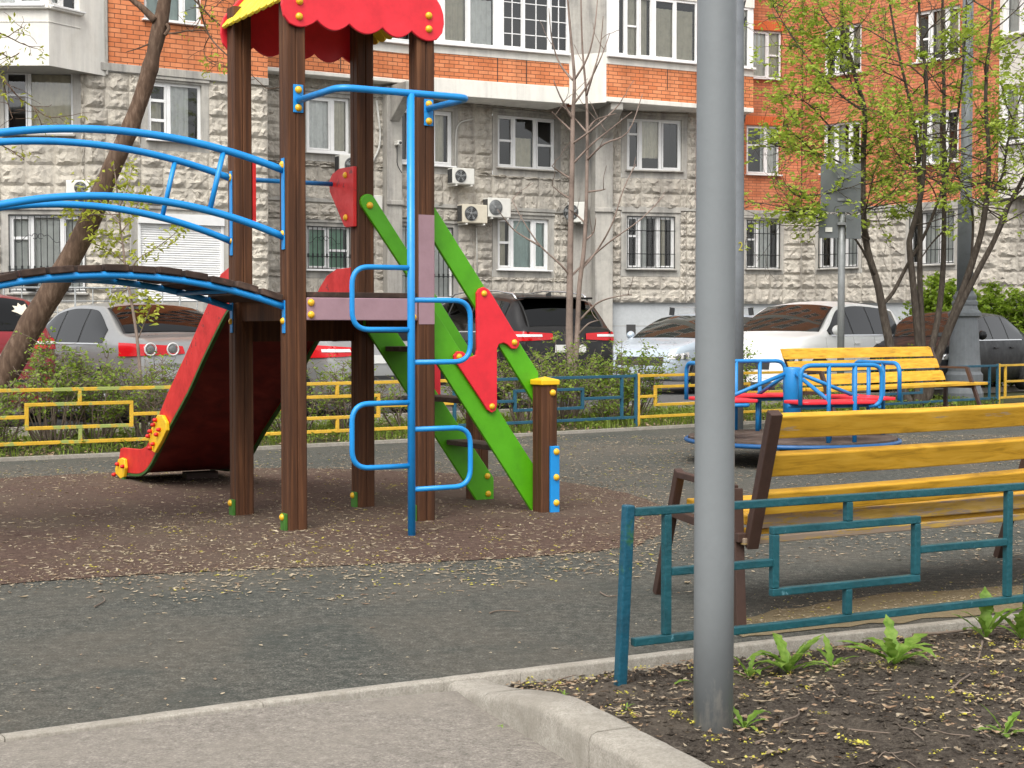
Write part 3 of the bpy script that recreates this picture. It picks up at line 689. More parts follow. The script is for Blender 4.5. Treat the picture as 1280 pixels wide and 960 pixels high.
# top loop and climbing pole
mb = MB(); mb.tube(rounded([T(.015, -.075, 2.745), T(.03, -.65, 2.75), T(.935, -.65, 2.755), T(.945, -.075, 2.76)], .10, 6), .0215, 12); obj('top_loop', mb, M['blue'], tw)
for u, z, p in ((.012, 2.755, PA), (.947, 2.735, PB)):
    mb = MB(); mb.box(T(u, -HW - .004, z), TU_ * .034, TV_ * .004, (0, 0, .088)); obj('loop_plate', mb, M['blue'], p, bev=.002)
    bolts(p, [(T(u, -HW - .008, z + .055), -TV_), (T(u, -HW - .008, z - .058), -TV_)], .024)
mb = MB(); mb.tube([T(.513, -.651, -.1), T(.513, -.651, 2.75)], .0245, 14); pole = obj('climbing_pole', mb, M['blue'], tw)
for u, za, zb in ((.11, 1.29, 1.673), (.936, 1.086, 1.474), (.106, .441, .836), (.935, .291, .667)):
    mb = MB(); mb.tube(rounded([T(.513, -.651, za), T(u, -.651, za), T(u, -.651, zb), T(.513, -.651, zb)], .115, 8), .0165, 12); obj('foothold', mb, M['blue'], pole)
# stairs
VN, VF = .08, S - .08
def line(p, q): return lambda u: p[1] + (q[1] - p[1]) * (u - p[0]) / (q[0] - p[0])
def slab(nm, poly, v, th, mat, bev=.005):
    mb = MB(); mb.prism(poly, lambda u, z, t: T(u, v + t, z), -th / 2, th / 2); return obj(nm, mb, mat, tw, bev=bev)
nt_, nb2 = line(TPv(545, 392, VN), TPv(666, 581, VN)), line(TPv(547, 457, VN), TPv(662, 636, VN))
ft, fb2 = line(TPv(555, 505, VF), TPv(616, 597, VF)), line(TPv(468, 429, VF), TPv(594, 624, VF))
def zero(f, a=.5, b=3):
    for _ in range(60):
        m = (a + b) / 2
        if f(m) > 0: a = m
        else: b = m
    return a
uE = TPv(667, 600, VN)[0]; uF = TPv(616, 600, VF)[0]
slab('stringer', [(.90, nb2(.90)), (zero(nb2), .0), (uE, 0), (uE, nt_(uE)), (.96, nt_(.96)), (.90, nt_(.96))], VN, .03, M['green'])
s_ = slab('stringer', [(.90, fb2(.90)), (zero(fb2), .0), (uF, 0), (uF, ft(uF)), (.97, ft(.97)), (.90, ft(.97))], VF, .03, M['green'])
bolts(s_, [(T(*TPv(608, 595, VF)[:1], VF - .015, TPv(608, 595, VF)[1]), -TV_), (T(TPv(609, 617, VF)[0], VF - .015, TPv(609, 617, VF)[1]), -TV_)])
ht, hb = line(TPv(545, 265, VN), TPv(675, 471, VN)), line(TPv(545, 306, VN), TPv(640, 460, VN))
gt, gb = line(TPv(467, 245, VF), TPv(592, 445, VF)), line(TPv(449, 257, VF), TPv(510, 349, VF))
def handrail(t, b, v, u1):
    hw = (t(1.3) - b(1.3)) / 2; sl = (t(1.3) - t(.9)) / -.4; k = 1 / sqrt(1 + sl * sl); r = hw * k
    mid = lambda u: (t(u) + b(u)) / 2; c = (.935, mid(.935)); dx, dz = k, -sl * k
    P = []
    for i in range(9):
        a = radians(90 + 180 * i / 8)          # half circle behind the centre, from the upper to the lower side
        ca, sa = cos(a), sin(a)
        P.append((c[0] + r * (dx * ca - dz * sa), c[1] + r * (dz * ca + dx * sa)))
    P += [(u1, b(u1)), (u1, t(u1))]
    return slab('handrail', P, v, .032, M['green'])
h_ = handrail(ht, hb, VN, 1.835 + .06); g_ = handrail(gt, gb, VF, 1.9)
bolts(g_, [(T(TPv(461, 257, VF)[0], VF - .016, TPv(461, 257, VF)[1]), -TV_)], .026)
def gusset(px, v):
    pts = []
    for p in px: pts.append(TPv(p[0], p[1], v))
    return pts
gp = [(598, 361), (604, 358.5), (610, 362), (616, 371)] + [(632, 398), (644, 418), (648, 424), (648.5, 431), (645, 436), (639, 436), (634, 431), (629, 428.5), (623, 430), (620.5, 436), (620.5, 460), (620.5, 506), (619, 513), (614, 516), (608, 512), (600, 499), (572, 457), (567, 451), (566.5, 444), (571, 439), (578, 439.5), (583, 444), (588, 446.5), (594, 444), (595.5, 437), (595, 400), (595, 366)]
po = gusset(gp, .05)
gu = slab('gusset_plate', po, .05, .024, M['red'], .005)
bolts(gu, [(T(TPv(x, y, .05)[0], .038, TPv(x, y, .05)[1]), -TV_) for x, y in ((604, 367), (642, 428), (614, 508), (573, 446))], .022)
slab('gusset_plate', po, VF + .030, .024, M['red'], .005)
for i, z in enumerate((.452, .79, 1.15)):
    u = 1.0 + (nt_(1.0) - .16 - z) / 1.39 + .02
    mb = MB(); mb.box(T(u, S / 2, z), TU_ * .10, TV_ * (S / 2 - .10), (0, 0, .018)); obj('step', mb, M['step'], tw, bev=.005)
# slide on the rear side
U0, U1 = .05, .88
bot = [(1.0, 1.47), (1.20, 1.455), (1.331, 1.415), (1.60, 1.235), (1.844, 1.061), (2.174, .809), (2.699, .471), (2.968, .279), (3.15, .165), (3.312, .100), (3.50, .072), (3.759, .060), (3.99, .045)]
top = [(3.995, .12), (3.93, .255), (3.86, .268), (3.40, .285), (3.30, .30), (3.20, .325), (3.048, .42), (2.836, .624), (2.632, .793), (2.2, 1.10), (1.697, 1.479), (1.56, 1.60), (1.42, 1.69), (1.25, 1.735), (1.0, 1.74)]
bs = smoothpts([Vector((a, b, 0)) for a, b in bot], 3); bs = [(p.x, p.y) for p in bs]
for u in (U0, U1):
    mb = MB(); mb.prism(bs + top, lambda v, z, t: T(u + t, v, z), -.0135, .0135); rl = obj('slide_rail', mb, M['redslide'], tw, bev=.004)
    mb = MB(); n = len(bs)
    for k, (v, z) in enumerate(bs):
        a, b = bs[max(k - 1, 0)], bs[min(k + 1, n - 1)]; dv, dz = b[0] - a[0], b[1] - a[1]; l = hypot(dv, dz); nv, nz = dz / l, -dv / l
        if nz > 0: nv, nz = -nv, -nz
        for uu in (u - .0145, u + .0145):
            mb.v.append(tuple(T(uu, v + nv * .002, z + nz * .002))); mb.v.append(tuple(T(uu, v + nv * .022, z + nz * .022)))
    for k in range(n - 1):
        a, b = k * 4, (k + 1) * 4
        for q in ((a, a + 1, b + 1, b), (a + 2, b + 2, b + 3, a + 3), (a + 1, a + 3, b + 3, b + 1), (a, b, b + 2, a + 2)): mb.face(q)
    obj('rail_edge', mb, M['dgreen'], rl)
mb = MB(); n = len(bs)
for v, z in bs:
    for uu in (U0 + .014, U1 - .014):
        mb.v.append(tuple(T(uu, v, z + .018))); mb.v.append(tuple(T(uu, v, z + .003)))
for k in range(n - 1):
    a, b = k * 4, k * 4 + 4
    mb.face((a, a + 2, b + 2, b), True); mb.face((a + 1, b + 1, b + 3, a + 3), True)
chute = obj('slide_back', mb, M['slideback'], tw, fixn=False)
mb = MB()
for k, (v, z) in enumerate(bs):
    for uu in (U0 + .014, U1 - .014): mb.v.append(tuple(T(uu, v, z + .022)))
for k in range(n - 1): mb.face((k * 2, k * 2 + 1, k * 2 + 3, k * 2 + 2), True)
obj('slide_chute', mb, flat('polished steel', (.6, .6, .6), .3, 1), tw, fixn=False)
def pad(px, u, nubs):
    pts = [TPu(x, y, u) for x, y in px]
    mb = MB(); mb.prism(pts, lambda v, z, t: T(u + t, v, z), -.018, .012); p = obj('climbing_pad', mb, M['yellow'], tw, bev=.006)
    for x, y in nubs:
        v, z = TPu(x, y, u); mb = MB(); mb.lathe([(.017, 0), (.017, .018), (.012, .03), (.004, .034)], T(u - .018, v, z), -TU_, 10); obj('nub', mb, M['redslide'], p)
pad([(199, 518.5), (205, 519), (210, 528), (210.5, 538), (204, 552), (196, 566), (191.5, 563), (188, 549), (189, 541), (196, 524)], U0 - .028, [(198.5, 525), (196, 531), (192, 539), (189.5, 545), (203, 537), (200, 543), (195.5, 555), (192, 560)])
pad([(150, 574), (154, 572), (157.5, 574), (158.5, 585), (157, 596), (153, 598.5), (147, 592), (146, 586)], U0 - .028, [(151, 580), (157.5, 583), (146.8, 593)])
mb = MB(); mb.box(T(U0 - .03, 3.80, .08), TU_ * .012, TV_ * .05, (0, 0, .08)); obj('foot_bracket', mb, M['footgreen'], tw, bev=.003)
mb = MB(); mb.box(T(.62, 3.55, .03), TU_ * .14, TV_ * .06, (0, 0, .03)); obj('slide_support', mb, M['brown'], tw)
# side plates and grab bar above the slide
pl = [(.869, 2.458), (1.115, 2.463), (1.24, 2.435), (1.295, 2.385), (1.286, 2.307), (1.036, 2.039), (1.0, 2.029), (.872, 2.029)]
for u in (.083, S - .083):
    mb = MB(); mb.prism(pl, lambda v, z, t: T(u + t, v, z), -.013, .013); p = obj('side_plate', mb, M['redslide'], tw, bev=.004)
    if u > .5: bolts(p, [(T(u - .013, 1.005, 2.405), -TU_), (T(u - .013, 1.0, 2.10), -TU_)], .024)
mb = MB(); mb.tube([T(.083, 1.24, 2.36), T(S - .083, 1.24, 2.36)], .017, 10); obj('grab_bar', mb, M['blue'], tw)
# arched bridge running out of frame to the left
def arc(z0, s0, r): return lambda s: z0 - (s - s0) ** 2 / (2 * r)
for v, dz in ((0, 0), (S, .025)):
    at_, am_, ad_ = arc(2.485 + dz, 1.18, 3.45), arc(2.09 + dz * .6, 1.155, 2.85), arc(1.6186, 1.145, 3.2)
    vo = v - .0
    for f, r in ((at_, .0235), (am_, .0235)):
        mb = MB(); mb.tube([T(-(.07 + 2.26 * k / 40), vo, f(.07 + 2.26 * k / 40)) for k in range(41)], r, 12); obj('bridge_rail', mb, M['blue'], tw)
    mb = MB(); mb.tube([T(-(.07 + 2.26 * k / 40), vo, ad_(.07 + 2.26 * k / 40)) for k in range(41)], .022, 12); bt_ = obj('bridge_beam', mb, M['blue'], tw)
    for sm, sb in ((.46, .555), (1.93, 1.84)):
        mb = MB(); mb.tube([T(-sm, vo, at_(sm)), T(-sb, vo, am_(sb))], .0165, 10); obj('baluster', mb, M['blue'], tw)
    for u_, sg in ((-HW - .004, 1), (-2.40 + HW + .004, -1)):
        mb = MB(); mb.box(T(u_, v - .005, 2.09), TU_ * .004, TV_ * .022, (0, 0, .29)); pp_ = obj('rail_plate', mb, M['blue'], tw, bev=.002)
        bolts(pp_, [(T(u_ - .004 * sg, v - .005, z), -TU_ * sg) for z in (2.33, 2.19 + .15, 1.90)] if sg > 0 else [], .022)
        mb = MB(); mb.box(T(u_, v - .005, 1.372), TU_ * .004, TV_ * .022, (0, 0, .105)); pp_ = obj('beam_plate', mb, M['blue'], tw, bev=.002)
        if sg > 0: bolts(pp_, [(T(u_ - .004, v - .005, 1.345), -TU_)], .022)
ad_ = arc(1.6186, 1.145, 3.2)
for k in range(14):
    s = .075 + .012 + .08 + k * .163; sl = -(s - 1.145) / 3.2; a = Vector((0, 0, 1)) * 1 ; d = (-TU_ + Vector((0, 0, sl))).normalized(); nn_ = d.cross(TV_).normalized()
    if nn_.z < 0: nn_ = -nn_
    if s > 2.32: break
    j = R.uniform(-.004, .004)
    mb = MB(); mb.box(T(-s, S / 2 + R.uniform(-.006, .006), ad_(s)) + nn_ * (.022 + .021 + j), d * .071, TV_ * (S / 2 + .035), nn_ * .0205); obj('bridge_plank', mb, M['plank'], tw, bev=.005)
for s in (.45, 1.15, 1.85):
    mb = MB(); mb.tube([T(-s, 0, ad_(s) - .01), T(-s, S, ad_(s) - .01)], .016, 8); obj('cross_tube', mb, M['blue'], tw)
# ------------------------------------------------------------------ cars
def interp(tab, x):
    if x <= tab[0][0]: return tab[0][1]
    for i in range(len(tab) - 1):
        (a, p), (b, q) = tab[i], tab[i + 1]
        if x <= b:
            m0 = (tab[i + 1][1] - tab[i - 1][1]) / (tab[i + 1][0] - tab[i - 1][0]) if i > 0 else (q - p) / (b - a)
            m1 = (tab[i + 2][1] - p) / (tab[i + 2][0] - a) if i + 2 < len(tab) else (q - p) / (b - a)
            s = (q - p) / (b - a)
            if s == 0: m0 = m1 = 0
            else:
                m0 = 0 if m0 / s < 0 else s * min(m0 / s, 2.2); m1 = 0 if m1 / s < 0 else s * min(m1 / s, 2.2)
            t = (x - a) / (b - a); h = b - a
            return (2 * t ** 3 - 3 * t * t + 1) * p + (t ** 3 - 2 * t * t + t) * h * m0 + (3 * t * t - 2 * t ** 3) * q + (t ** 3 - t * t) * h * m1
    return tab[-1][1]
PROF = dict(
    sedan=dict(top=[(0, .50), (.012, .86), (.03, .97), (.06, 1.02), (.155, 1.055), (.20, 1.11), (.34, 1.42), (.40, 1.455), (.50, 1.465), (.58, 1.435), (.64, 1.37), (.765, 1.02), (.80, .985), (.93, .87), (.975, .76), (1, .48)], belt=.93,
               rear=(.185, .335), front=(.62, .775), side=(.24, .735, .40, .56), wheels=(.205, .81)),
    suv=dict(top=[(0, .55), (.008, .95), (.018, 1.08), (.04, 1.16), (.105, 1.50), (.14, 1.56), (.25, 1.61), (.42, 1.635), (.53, 1.60), (.60, 1.53), (.735, 1.13), (.77, 1.085), (.93, .98), (.975, .86), (1, .52)], belt=1.03,
             rear=(.03, .112), front=(.585, .745), side=(.13, .715, .36, .53), wheels=(.185, .80)),
    hatch=dict(top=[(0, .50), (.01, .88), (.025, .99), (.05, 1.07), (.135, 1.40), (.18, 1.46), (.32, 1.505), (.46, 1.505), (.56, 1.46), (.62, 1.39), (.78, 1.03), (.81, .99), (.94, .86), (.98, .74), (1, .47)], belt=.95,
               rear=(.045, .145), front=(.60, .79), side=(.15, .755, .38, .57), wheels=(.175, .80)))
WID = [(0, .78), (.02, .88), (.07, .955), (.18, 1), (.78, 1), (.90, .955), (.96, .86), (1, .66)]
def car(label, corner, head, L, W, H, kind, pmat, z0=.1, side_glass='darkpane', rear_glass='darkpane', group='cars parked in front of the apartment building', front_corner=False, extras=None, rightcorner=False):
    pr = PROF[kind]; hs = H / max(z for _, z in pr['top'])
    h = Vector((head[0], head[1], 0)).normalized(); l = Vector((-h.y, h.x, 0))
    org = Vector((corner[0], corner[1], z0))
    if front_corner: org = org - h * L
    org = org + (l * (W / 2) if rightcorner else -l * (W / 2))
    t = thing('parked_car', org + h * L / 2, label, 'car', group)
    P = lambda x, y, z: org + h * x + l * y + Vector((0, 0, z))
    top = lambda f: interp(pr['top'], f) * hs
    beltz = pr['belt'] * hs; hw = lambda f: interp(WID, f) * W / 2
    def params(f):
        tz = top(f); b = min(beltz, tz - .03); k = max(0, min(1, (tz - b) / .3)); w = hw(f)
        wr = w * .96 - .40 * max(0, tz - b) - .05 * (1 - k); return tz, b, k, w, wr
    def sec(f):
        tz, b, k, w, wr = params(f); zb = .20 + .10 * max(0, (f - .93) / .07) + .10 * max(0, (.06 - f) / .06)
        zb = min(zb, tz - .2)
        m = lambda q: zb + (b - zb) * q
        return [(w * .84, zb), (w * .96, m(.07)), (w * .995, m(.30)), (w, m(.55)), (w * .992, m(.80)), (w * .965, b), ((w * .965 + wr) / 2 + .015 * k, (b + tz - .06 * k) / 2), (wr + .004, tz - .06 * k), (wr * .88, tz - .044 * k), (wr * .5, tz - .0114 * k), (0, tz)]
    fs = sorted(set([0, .004, .008, .012, .018, .025, .03] + [.04 + .0188 * i for i in range(50)] + [.97, .985, .993, 1.0])); fs = [f for f in fs if f <= 1]
    mb = MB(); n = 11
    for f in fs:
        s = sec(f)
        for y, z in s: mb.v.append(tuple(P(f * L, y, z)))
        for y, z in s[:-1][::-1]: mb.v.append(tuple(P(f * L, -y, z)))
    N = 2 * n - 1
    for i in range(len(fs) - 1):
        for k in range(N): mb.face((i * N + k, i * N + (k + 1) % N, (i + 1) * N + (k + 1) % N, (i + 1) * N + k), k != N - 1)
    mb.face(list(range(N))); mb.face([(len(fs) - 1) * N + k for k in range(N)][::-1])
    body = obj('body', mb, pmat, t)
    def side_pt(f, z, off=.006):
        s = sec(f)
        for (y0, z0_), (y1, z1) in zip(s[:8], s[1:9]):
            if z0_ <= z <= z1 + 1e-9: return (y0 + (y1 - y0) * (z - z0_) / (z1 - z0_ + 1e-9)) + off
        return s[7][0] + off
    def top_pt(f, yr, off=.006):            # yr in -1..1 of roof half width
        tz, b, k, w, wr = params(f); y = yr * wr; a = abs(yr)
        z = tz - .06 * k * a ** 2.4
        df = .01; sl = (top(min(1, f + df)) - top(max(0, f - df))) / (2 * df * L); q = sqrt(1 + sl * sl)
        return P(f * L - sl / q * off, y, z + off / q)
    def grid(nm, fn, nu, nv, mat, par=None, th=0):
        mb = MB()
        for i in range(nu + 1):
            for j in range(nv + 1): mb.v.append(tuple(fn(i / nu, j / nv)))
        for i in range(nu):
            for j in range(nv):
                a = i * (nv + 1) + j; mb.face((a, a + 1, a + nv + 2, a + nv + 1), True)
        i = len(mb.f) // 2; q = [Vector(mb.v[k]) for k in mb.f[i]]; nn = (q[2] - q[0]).cross(q[3] - q[1])
        if nn.dot(q[0] - P(L / 2, 0, .6)) < 0: mb.f = [f[::-1] for f in mb.f]      # glass must face outwards
        return obj(nm, mb, mat, par or t, fixn=False)
    def glass_pt(a, b, u, v, off):             # a nearly flat pane spanning the opening between two stations
        p, q = top_pt(a, v, off), top_pt(b, v, off); m = p.lerp(q, u); d = (q - p).normalized(); nr = d.cross(l); nr = nr if nr.z > 0 else -nr
        return m + nr.normalized() * (.055 * u * (1 - u) * 4 * .55)
    # glass: rear window, windscreen, side windows each with a black surround
    r0, r1 = pr['rear']; f0, f1 = pr['front']
    for nm, a, b, mat, w_ in (('rear_window', r0, r1, M[rear_glass], .86), ('windscreen', f1, f0, M['shield'], .90)):
        grid('window_surround', lambda u, v: glass_pt(a, b, u * 1.05 - .025, (v * 2 - 1) * (w_ + .035), .003), 10, 10, M['trim'])
        grid('window_lining', lambda u, v: glass_pt(a, b, u, (v * 2 - 1) * w_, .007), 10, 10, M['room'] if nm == 'windscreen' else M['trim'])
        grid(nm, lambda u, v: glass_pt(a, b, u, (v * 2 - 1) * w_, .011), 10, 10, mat)
    sa, sb_, p1, p2 = pr['side']
    for sg in (1, -1):
        def col(f):
            tz, b, k, w, wr = params(f); return b + .025, tz - .06 * k - .035
        okf = [sa + (sb_ - sa) * i / 40 for i in range(41)]; okf = [f for f in okf if col(f)[1] > col(f)[0] + .02]
        fa, fz = min(okf), max(okf)
        grid('window_lining', lambda u, v: (lambda f: P(f * L, sg * side_pt(f, col(f)[0] + (col(f)[1] - col(f)[0]) * v, .0035), col(f)[0] + (col(f)[1] - col(f)[0]) * v))(fa + (fz - fa) * u), 30, 5, M['trim'])
        for a, b in ((sa, p1 - .006), (p1 + .006, p2 - .006), (p2 + .006, sb_)):
            ok = [a + (b - a) * i / 14 for i in range(15) if col(a + (b - a) * i / 14)[1] > col(a + (b - a) * i / 14)[0] + .02]
            if len(ok) < 2: continue
            a2, b2 = min(ok), max(ok)
            def fn(u, v, off):
                f = a2 + (b2 - a2) * u; lo, hi = col(f); z = lo + (hi - lo) * v; return P(f * L, sg * side_pt(f, z, off), z)
            grid('window_lining', lambda u, v: fn(u, v, .004), 14, 5, M['trim'])
            grid('side_window', lambda u, v: fn(u, v, .008), 14, 5, M[side_glass])
        grid('window_strip', lambda u, v: (lambda f: P(f * L, sg * side_pt(f, params(f)[1] + .004 + .018 * v, .010), params(f)[1] + .004 + .018 * v))(sa + .02 + (sb_ - sa - .03) * u), 24, 1, M['chrome'])
        # door handles and shut lines
        for f in (p1 - .02, p2 - .015):
            z = beltz - .13; mb = MB(); y = side_pt(f, z, .012); mb.box(P(f * L - .02, sg * y, z), h * .085, l * .014, (0, 0, .014)); obj('door_handle', mb, pmat, t, bev=.006)
        for f in (p1 + .0, p2 + .0, sb_ + .03):
            grid('door_gap', lambda u, v: (lambda z: P(f * L + .006 * v, sg * side_pt(f, z, .003), z))(.34 + (beltz - .36) * u), 8, 1, M['trim'])
        # mirror
        fm = sb_ - .02; mb = MB(); y = side_pt(fm, beltz + .05, 0); c = P(fm * L, sg * (y + .11), beltz + .10)
        mb.lathe([(.02, -.05), (.075, -.04), (.085, 0), (.06, .06), (.01, .085)], c, h, 14); obj('mirror', mb, pmat, t)
    # wheels and arches
    for fx in pr['wheels']:
        for sg in (1, -1):
            c = P(fx * L, sg * (hw(fx) - .075), .33); ax = l * sg
            grid('wheel_arch', lambda u, v: (lambda a, r: P(fx * L + cos(a) * r, sg * (side_pt(max(.001, min(.999, fx + cos(a) * r / L)), max(.205, .33 + sin(a) * r), .004)), max(.205, .33 + sin(a) * r)))(pi * u, .40 * v), 18, 4, M['trim'])
            mb = MB(); mb.lathe([(.19, -.09), (.31, -.09), (.33, -.06), (.33, .07), (.31, .098), (.205, .102), (.20, .07)], c, ax, 28); w_ = obj('wheel', mb, M['tyre'], t)
            mb = MB(); mb.lathe([(.205, .07), (.205, .09), (.185, .095), (.17, .075)], c, ax, 24); mb.lathe([(.05, .06), (.05, .094), (.03, .1)], c, ax, 12)
            u_ = Vector((0, 0, 1)); q = ax.cross(u_)
            for k in range(5):
                a = 2 * pi * k / 5 + .3; d = u_ * cos(a) + q * sin(a); mb.beam(c + ax * .084 + d * .04, c + ax * .084 + d * .19, .05, .018, tuple(ax))
            obj('rim', mb, M['rim'], w_)
    # rear lamps, number plate, bumper
    def rearx(z):
        for i in range(400):
            if top(i / 4000) >= z: return i / 4000
        return .1
    def rear_pt(y, z, off=.008):
        f = rearx(z); return P(f * L - off, y, z)
    def corner_pt(s, z, sg, off=.008):       # s 0..1 runs from the rear face round the corner on to the side
        f = rearx(z) + .0; wr_ = params(max(f, .004))[4]
        if s < .5: return P(f * L - off - .010 * s * 2, sg * wr_ * (.42 + .55 * s / .5), z)
        q = (s - .5) / .5; ff = f + .11 * q * q; k = max(0, 1 - q / .35)
        return P(ff * L - (off + .010) * k, sg * side_pt(ff, z, off + .010), z)
    lz = {'sedan': (.80, .96), 'suv': (.90, 1.06), 'hatch': (.82, 1.0)}[kind]
    for sg in (1, -1):
        o = grid('tail_lamp', lambda u, v: corner_pt(u, (lz[0] + (lz[1] - lz[0]) * (v * (.55 + .45 * u) + .2 * (1 - u))) * hs, sg, .012), 56, 4, M['tail'])
        if kind == 'sedan':
            for s in (.20, .50):
                p = corner_pt(s, .885 * hs, sg, .028)
                mb = MB(); up_ = Vector((0, 0, 1)); mb.tube([p + (l * cos(a) + up_ * sin(a)) * .072 for a in [2 * pi * i / 20 for i in range(20)]], .011, 6, True); obj('lamp_ring', mb, M['clear'], o)
                mb = MB(); mb.lathe([(.058, -.02), (.055, .0), (.02, .006)], p, -h, 18); obj('lamp_core', mb, M['galv'], o)
        else:
            grid('lamp_lens', lambda u, v: corner_pt(.25 + .5 * u, (lz[0] + (lz[1] - lz[0]) * (.45 + .22 * v)) * hs, sg, .018), 24, 2, M['clear'], o)
    z = (.62 if kind == 'sedan' else .80) * hs
    mb = MB(); mb.box(rear_pt(0, z, .02), l * .26, h * .006, (0, 0, .056)); obj('number_plate', mb, M['plate'], t)
    grid('bumper_strip', lambda u, v: rear_pt((u * 2 - 1) * .33 * W, .52 + .05 * v, .012), 10, 1, M['trim'])
    # headlamps and grille
    def frontx(z):
        for i in range(600):
            if top(1 - i / 4000) >= z: return 1 - i / 4000
        return .9
    for sg in (1, -1):
        def hp(u, v):
            z = (.62 + .13 * v * (.6 + .4 * u)) * hs; f = .985 - .085 * u * (1 if v < .5 else 1.05); f = min(f, frontx(z) - .002)
            return P(f * L + .006, sg * side_pt(f, z, .007), z)
        o = grid('headlamp', hp, 10, 4, M['clear'])
        for u in (.3, .65):
            p = hp(u, .5); mb = MB(); mb.lathe([(.02, 0), (.055, .004), (.06, .008), (.03, .010)], p, (h * .7 + l * sg * .7), 14); obj('lamp_reflector', mb, M['chrome'], o)
    grid('grille', lambda u, v: (lambda z: P(frontx(z) * L + .008, (u * 2 - 1) * .52, z))((.50 + .16 * v) * hs), 8, 3, M['trim'])
    mb = MB(); mb.beam(P((r1 + .04) * L, 0, top(r1 + .04) - .004), P((r1 + .015) * L, 0, top(r1 + .015) + .045), .02, .07); obj('roof_aerial', mb, M['trim'], t)
    if extras: extras(t, P, top, params, side_pt, rear_pt, hs, L, W, h, l)
    return t
hd = (-.616, .788)
def sedan_extra(t, P, top, params, side_pt, rear_pt, hs, L, W, h, l):
    mb = MB(); mb.box(rear_pt(0, .74, .014), l * .62, h * .006, (0, 0, .012)); obj('trunk_strip', mb, M['chrome'], t)
car('silver sedan seen from its left rear behind the fence, left of the slide', (-4.43, 18.0), hd, 4.75, 1.82, 1.53, 'sedan', M['silver'], .12, extras=sedan_extra)
car('silver car with red tail lamps half hidden behind the play tower legs', (-2.42, 19.57), hd, 4.3, 1.78, 1.48, 'hatch', M['silver'], .10)
def suv_extra(t, P, top, params, side_pt, rear_pt, hs, L, W, h, l):
    for sg in (1, -1):
        mb = MB(); mb.tube([P(f * L, sg * (params(f)[4] * .93), top(f) - .02 + (.055 if .12 < f < .6 else 0)) for f in (.115, .14, .25, .4, .55, .6, .63)], .015, 8); obj('roof_rail', mb, M['chrome'], t)
    o = rear_pt(0, .80 * hs, .030)
    text_mesh('plate_lettering', '526M', .11, M['trim'], t, o, -l)
    mb = MB(); mb.lathe([(.055, 0), (.06, .008), (.05, .012)], rear_pt(0, .985 * hs, .008), -h, 20); mb.lathe([(.04, .012), (.042, .014), (.03, .016)], rear_pt(0, .985 * hs, .008), -h, 20); obj('badge', mb, M['chrome'], t)
    mb = MB(); mb.box(P(.10 * L, 0, top(.112) + .012), h * .13, l * .58, (0, 0, .016)); obj('roof_spoiler', mb, M['black'], t, bev=.012)
car('black suv seen from behind with roof rails, behind the bare sapling', (.06, 21.5), (-.5, .866), 4.4, 1.82, 1.64, 'suv', M['black'], .20, extras=suv_extra)
def sticker(t, P, top, params, side_pt, rear_pt, hs, L, W, h, l):
    f = .075; c = P(f * L - .03, -.47, top(f) + .012); sl = (top(f + .01) - top(f - .01)) / (.02 * L); u = (h + Vector((0, 0, sl))).normalized(); mb = MB()
    mb.add([c] + [c + (-l * cos(a) + u * sin(a)) * (.13 if i % 2 else .085) for i, a in enumerate([2 * pi * i / 18 for i in range(18)])], [(0, i + 1, (i + 1) % 18 + 1) for i in range(18)]); obj('flower_sticker', mb, M['beige'], t, fixn=False)
car('dark red car at the left photo edge behind the leaning tree', (-5.38 , 18.36), hd, 4.4, 1.80, 1.66, 'suv', M['maroon'], .12, rightcorner=True, extras=sticker)
hw_ = (-.63, -.777)
car('white suv facing left, parked behind the far yellow bench', (4.5, 24.4), hw_, 4.7, 1.88, 1.66, 'suv', M['whitecar'], .12, front_corner=True)
def rack(t, P, top, params, side_pt, rear_pt, hs, L, W, h, l):
    for f in (.24, .52):
        mb = MB(); mb.beam(P(f * L, -.60, top(f) + .11), P(f * L, .60, top(f) + .11), .035, .025)
        obj('roof_bar', mb, M['chrome'], t)
        for sg in (1, -1):
            mb = MB(); mb.beam(P(f * L, sg * .56, top(f) - .04), P(f * L, sg * .54, top(f) + .11), .09, .05, tuple(h)); obj('bar_foot', mb, M['trim'], t)
car('pale blue hatchback with roof bars, partly behind the thick lamp post', (3.0, 27.4), hw_, 4.1, 1.74, 1.49, 'hatch', M['ice'], .12, front_corner=True, extras=rack)
car('dark grey sedan at the right photo edge behind the ornate lamp base', (7.35, 25.6), hw_, 4.6, 1.80, 1.47, 'sedan', M['graphite'], .14, front_corner=True)
# ------------------------------------------------------------------ apartment building
bd = thing('apartment_building', (0, 40, 0), 'large apartment building of rough pale stone below and orange brick above, with glazed balconies', 'building')
class Wall:
    def __init__(s, P0, t=None, d=None):
        d = Vector((1, t, 0)) if d is None else Vector(d); s.P0 = Vector((P0[0], P0[1], 0)); s.d = d.normalized(); s.n = Vector((s.d.y, -s.d.x, 0))
    def uz(s, px, py): return on_plane(px, py, (s.P0.x, s.P0.y), (s.d.x, s.d.y))
    def u(s, px): return s.uz(px, 400)[0]
    def z(s, px, py): return s.uz(px, py)[1]
    def pt(s, u, z, o=0): return s.P0 + s.d * u + s.n * o + Vector((0, 0, z))
    def rect(s, x0, y0, x1, y1):
        u0, u1 = s.u(x0), s.u(x1); zt = (s.z(x0, y0) + s.z(x1, y0)) / 2; zb = (s.z(x0, y1) + s.z(x1, y1)) / 2
        return [u0, u1, zb, zt]
def anchor(px, Y): a = (px - 640) / FPX; r = ray(px, 410); return (r.x * Y / r.y, Y)
